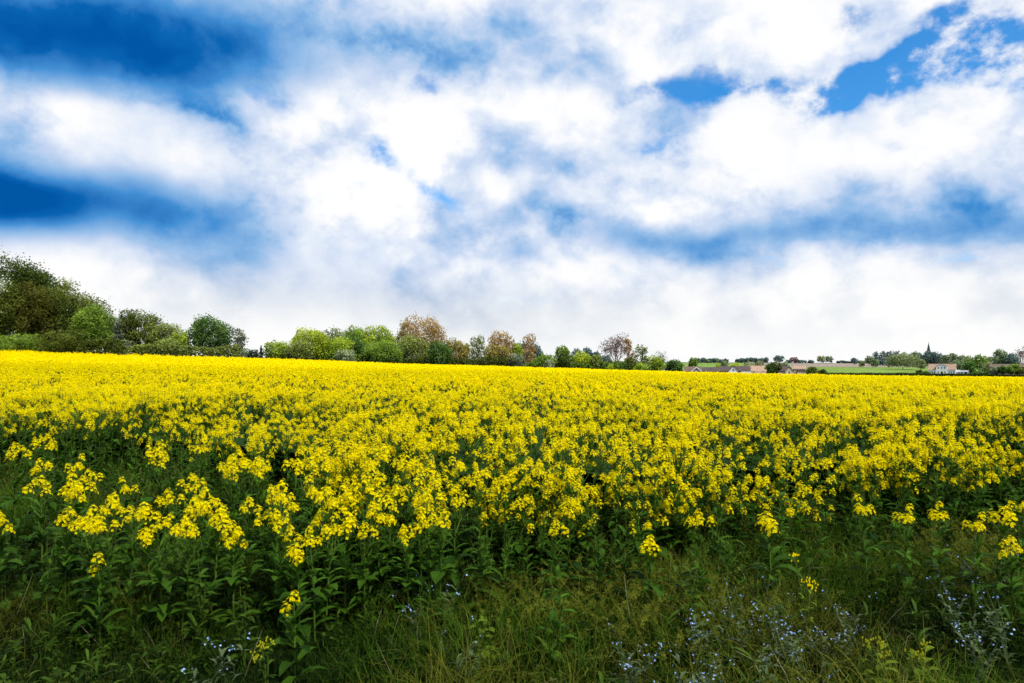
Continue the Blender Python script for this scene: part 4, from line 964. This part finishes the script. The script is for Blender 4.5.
def pitched_roof(x0, x1, y0, y1, he, hr, m, parent, axis='x', o=.3, th=.18):
    V, Fc = [], []
    def slab(a, b, c, d):
        k = len(V); V.extend([a, b, c, d]); V.extend([(p[0], p[1], p[2] + th) for p in (a, b, c, d)])
        Fc.extend([(k + 3, k + 2, k + 1, k), (k + 4, k + 5, k + 6, k + 7), (k, k + 1, k + 5, k + 4), (k + 1, k + 2, k + 6, k + 5), (k + 2, k + 3, k + 7, k + 6), (k + 3, k, k + 4, k + 7)])
    e = .02
    if axis == 'x':
        ym = (y0 + y1) / 2; sl = (hr - he) / (ym - y0)
        slab((x0 - o, y0 - o, he - sl * o + e), (x1 + o, y0 - o, he - sl * o + e), (x1 + o, ym, hr + e), (x0 - o, ym, hr + e))
        slab((x1 + o, y1 + o, he - sl * o + e), (x0 - o, y1 + o, he - sl * o + e), (x0 - o, ym, hr + e), (x1 + o, ym, hr + e))
    else:
        xm = (x0 + x1) / 2; sl = (hr - he) / (xm - x0)
        slab((x0 - o, y1 + o, he - sl * o + e), (x0 - o, y0 - o, he - sl * o + e), (xm, y0 - o, hr + e), (xm, y1 + o, hr + e))
        slab((x1 + o, y0 - o, he - sl * o + e), (x1 + o, y1 + o, he - sl * o + e), (xm, y1 + o, hr + e), (xm, y0 - o, hr + e))
    return poly('roof', V, Fc, m, parent)
def box(name, x0, x1, y0, y1, z0, z1, m, parent):
    V = [(x0, y0, z0), (x1, y0, z0), (x1, y1, z0), (x0, y1, z0), (x0, y0, z1), (x1, y0, z1), (x1, y1, z1), (x0, y1, z1)]
    return poly(name, V, [(3, 2, 1, 0), (4, 5, 6, 7), (0, 1, 5, 4), (1, 2, 6, 5), (2, 3, 7, 6), (3, 0, 4, 7)], m, parent)
def window(x, z, w, h, y, parent, name='window', fm=None):
    """frame ring standing 4 cm off the wall with its pane inside"""
    V, Fc = [], []; f = .12
    for (a, b, c, d) in ((x - w / 2, x + w / 2, z + h - f, z + h), (x - w / 2, x + w / 2, z, z + f), (x - w / 2, x - w / 2 + f, z + f, z + h - f), (x + w / 2 - f, x + w / 2, z + f, z + h - f), (x - f / 3, x + f / 3, z + f, z + h - f)):
        k = len(V); V += [(a, y - .06, c), (b, y - .06, c), (b, y - .06, d), (a, y - .06, d), (a, y, c), (b, y, c), (b, y, d), (a, y, d)]
        Fc += [(k, k + 1, k + 2, k + 3), (k, k + 4, k + 5, k + 1), (k + 3, k + 2, k + 6, k + 7), (k, k + 3, k + 7, k + 4), (k + 1, k + 5, k + 6, k + 2)]
    wn = poly(name, V, Fc, fm or M_trim, parent)
    poly('pane', [(x - w / 2 + f, y - .02, z + f), (x + w / 2 - f, y - .02, z + f), (x + w / 2 - f, y - .02, z + h - f), (x - w / 2 + f, y - .02, z + h - f)], [(0, 1, 2, 3)], M_glass, wn)
def house(label, px0, px1, ridge, D, roofm, wallm, eave, dep=7.0, name='house', yaw=0.0):
    """long house, ridge across the view; returns thing, half length, eave and ridge heights above its ground"""
    xm = ((px0 + px1) / 2 - 512) / F * D; zg = float(H(xm, D)); az_ = math.atan((.5 * (px0 + px1) - 512) / F); L2 = (px1 - px0) / 2 / F * D * math.cos(az_) / max(.5, math.cos(yaw)); yaw = yaw - az_
    hr = EYE + (HZ - ridge) / F * D - zg; he = EYE + (HZ - eave) / F * D - zg
    t = thing(name, label, 'house', (xm, D, zg), yaw)
    gable_wall('wall', -L2, L2, 0, dep, he, hr, wallm, t)
    rf = pitched_roof(-L2, L2, 0, dep, he, hr, roofm, t)
    return t, L2, he, hr, rf
def wing(t, x0, x1, y0, y1, he, hr, roofm, wallm):
    gable_wall('wing_wall', x0, x1, y0, y1, he, hr, wallm, t, 'y'); o = pitched_roof(x0, x1, y0 - .05, y1, he, hr, roofm, t, 'y', o=.25); o.name = 'wing_roof'
def chimney(x, y, z0, z1, rf): box('chimney', x - .35, x + .35, y - .35, y + .35, z0, z1, M_brick, rf)

# the village, left to right
t, L2, he, hr, rf = house('small brown roofed cottage with a little white gable beneath the bare tree', 623, 635.5, 366.6, 380, M_rbrown, M_white, 370.2)
wing(t, L2 - 3.6, L2 + .4, -2.5, 3, he, hr - .1, M_rbrown, M_white); window(L2 - 1.6, he - 1.2, 1.0, 1.2, -2.5, t)
t, L2, he, hr, rf = house('long dark roofed house with a white left gable beside the dark bush', 652, 667, 366.2, 390, M_rdark, M_white, 370.6, 8, yaw=.25)
box('lean_to', -1.5, 3.6, -3, -.02, -1.5, he + .1, M_white, t); chimney(L2 * .5, 4, hr - .6, hr + .9, rf); window(-3.0, he - 1.6, 1.1, 1.2, 0, t)
t, L2, he, hr, rf = house('reddish brown house with white trimmed front gable at the left end of the village', 684.5, 701.5, 366.8, 395, M_rbrown, M_cream, 371)
wing(t, L2 - 5.8, L2 + .2, -2.6, 3, he, hr - .1, M_rbrown, M_brick)
V = []; xm_ = L2 - 2.8
for sgn in (-1, 1): V += [(xm_ + sgn * 3.2, -2.95, he - .2), (xm_ + sgn * 2.5, -2.95, he - .2), (xm_, -2.95, hr - .55), (xm_, -2.95, hr + .1)]
poly('barge_board', V, [(0, 1, 2, 3), (7, 6, 5, 4)], M_trim, t); window(xm_, he - 1.0, 1.1, 1.2, -2.6, t)
t, L2, he, hr, rf = house('low long black-brown roofed barn right of the white trimmed gable', 702.5, 718.5, 367.4, 402, M_rdark, M_brick, 371.6, 8, 'barn')
t, L2, he, hr, rf = house('dark roofed house with a bright white front gable in the middle of the village', 720, 750, 366.3, 398, M_rdark, M_brick, 370.8, 8)
g0 = (728.3 - 735) / F * 398 * .95; wing(t, g0, g0 + 5.7, -3, 4, he - .4, hr + .1, M_rdark, M_white); window(g0 + 2.85, he - .2, 1.2, 1.4, -3, t); window(g0 + 1.4, he - 2.4, 1.0, 1.2, -3, t); window(g0 + 4.3, he - 2.4, 1.0, 1.2, -3, t)
box('lean_to', g0 + 7.2, g0 + 12.4, -2.8, -.02, -1.5, he - .4, M_white, t)
t, L2, he, hr, rf = house('village house with orange tiled roof and white left gable', 749.8, 766.3, 365.9, 400, M_rorange, M_white, 371.2, 8, yaw=.22)
chimney(L2 * .55, 4, hr - .6, hr + .8, rf); window(-1.5, he - 1.7, 1.2, 1.3, 0, t); window(1.8, he - 1.7, 1.2, 1.3, 0, t); box('porch', -2.5, 4, -2.4, -.02, -1.5, he - .3, M_pink, t)
t, L2, he, hr, rf = house('dark brown roofed house with a cream front gable right of the dark bush', 776, 789, 366.4, 402, M_rdark, M_cream, 371, 8)
g0 = L2 - 2.0; wing(t, g0, g0 + 4.4, -3, 4, he, hr - .1, M_rdark, M_cream); window(g0 + 2.2, he - 1.3, 1.1, 1.3, -3, t)
t, L2, he, hr, rf = house('pale pinkish house with low dark roof band at the right end of the village', 793, 805.5, 366.4, 404, M_rorange, M_pink, 369, 7)
box('annex', L2 - 4.5, L2 + 1, -3, -.02, -1.5, he - 1.2, M_cream, t); box('annex_roof', L2 - 4.8, L2 + 1.3, -3.3, -.03, he - 1.195, he - .85, M_rdark, t); window(-1, he - 1.7, 1.2, 1.3, 0, t)
# the manor
t, L2, he, hr, rf = house('long white manor with orange roof and gabled front bay below the church', 928.5, 955.5, 364.1, 590, M_rorange, M_white, 369.6, 9, 'manor_house', yaw=-.08)
bx0, bx1 = -4.3, 3.9
gable_wall('front_bay', bx0, bx1, -1.0, 4, he + 3.1, hr + .1, M_white, t, 'y'); o = pitched_roof(bx0, bx1, -1.0, 4.5, he + 3.1, hr + .1, M_rorange, t, 'y', o=.25); o.name = 'bay_roof'
for wx_ in (-8.9, -7.2, -5.6): window(wx_, .9, 1.2, 1.7, 0, t)
for wx_ in (5.2, 6.9, 8.7): window(wx_, .9, 1.2, 1.7, 0, t)
for wx_ in (-2.7, 2.3): window(wx_, .9, 1.2, 1.7, -1, t)
for wx_ in (-2.5, -.2, 2.1): window(wx_, he + .7, 1.15, 1.7, -1, t)
dr = box('door', -.75, .75, -1.08, -1.005, .1, 2.5, M_wood, t)
chimney(-5.5, 4.5, hr - .8, hr + 1.2, rf); chimney(6.2, 4.5, hr - .8, hr + 1.2, rf)
xa = (961 - 512) / F * 586; za = float(H(xa, 586)); t = thing('garden_annex', 'low pale grey flat annex joined to the right end of the white manor', 'outbuilding', (xa, 586, za), -.62)
box('wall', -4.2, 5.0, 0, 6, -1, 2.2, M_white, t); V = [(-4.4, -.3, 2.21), (5.3, -.3, 2.21), (5.3, 6.3, 3.6), (-4.4, 6.3, 3.6), (-4.4, -.3, 2.4), (5.3, -.3, 2.4), (5.3, 6.3, 3.8), (-4.4, 6.3, 3.8)]
poly('roof', V, [(3, 2, 1, 0), (4, 5, 6, 7), (0, 1, 5, 4), (1, 2, 6, 5), (2, 3, 7, 6), (3, 0, 4, 7)], M_rgrey, t)
for wx_ in (-3.4, -1.4, .6): window(wx_, .7, 1.3, 1.2, 0, t)
box('door', 2.6, 4.3, -.08, -.005, 0, 2.0, M_wood, t)
t, L2, he, hr, rf = house('long brick barn with dull red-brown roof at the right edge behind bushes', 989.5, 1036, 364.2, 560, M_rbrown, M_brick, 367, 10, 'barn')
for wx_ in (-13, -7, -1): window(wx_, he - 2.0, 1.5, 1.2, 0, t)
# church
xc = (928.6 - 512) / F * 985; zc = float(H(xc, 985)); t = thing('church', 'distant church with a dark pointed spire rising over the wood', 'church', (xc, 985, zc), .1)
zb = EYE + (HZ - 354) / F * 985 - zc; zt_ = EYE + (HZ - 342) / F * 985 - zc
box('tower', -3.6, 3.6, -3.6, 3.6, -2, zb - .8, M_stone, t)
V, Fc = [], []; prof = [(4.6, zb - .9), (3.2, zb + 2.0), (2.3, zb + 5.2), (1.3, zb + 10.2), (.12, zt_ - 1.0)]
for r_, z_ in prof:
    for k in range(8): V.append((r_ * math.cos(k * PI / 4 + PI / 8), r_ * math.sin(k * PI / 4 + PI / 8), z_))
for i in range(4):
    for k in range(8): Fc.append((i * 8 + k, i * 8 + (k + 1) % 8, (i + 1) * 8 + (k + 1) % 8, (i + 1) * 8 + k))
Fc += [tuple(range(7, -1, -1)), tuple(range(32, 40))]
sp_ = poly('spire', V, Fc, M_slate, t); V1, Q1 = tube([(0, 0, zt_ - 1.05), (0, 0, zt_ + .6)], [.12, .08], 6); g = G(); g.add(V1, Q1); V1, Q1 = tube([(-.5, 0, zt_ + .1), (.5, 0, zt_ + .1)], .08, 6); g.add(V1, Q1); obj('cross', g, M_slate, sp_)
gable_wall('nave_wall', 3.65, 24, -4.5, 4.5, 6.5, 11.5, M_stone, t); o = pitched_roof(3.95, 24, -4.5, 4.5, 6.5, 11.5, M_rbrown, t); o.name = 'nave_roof'
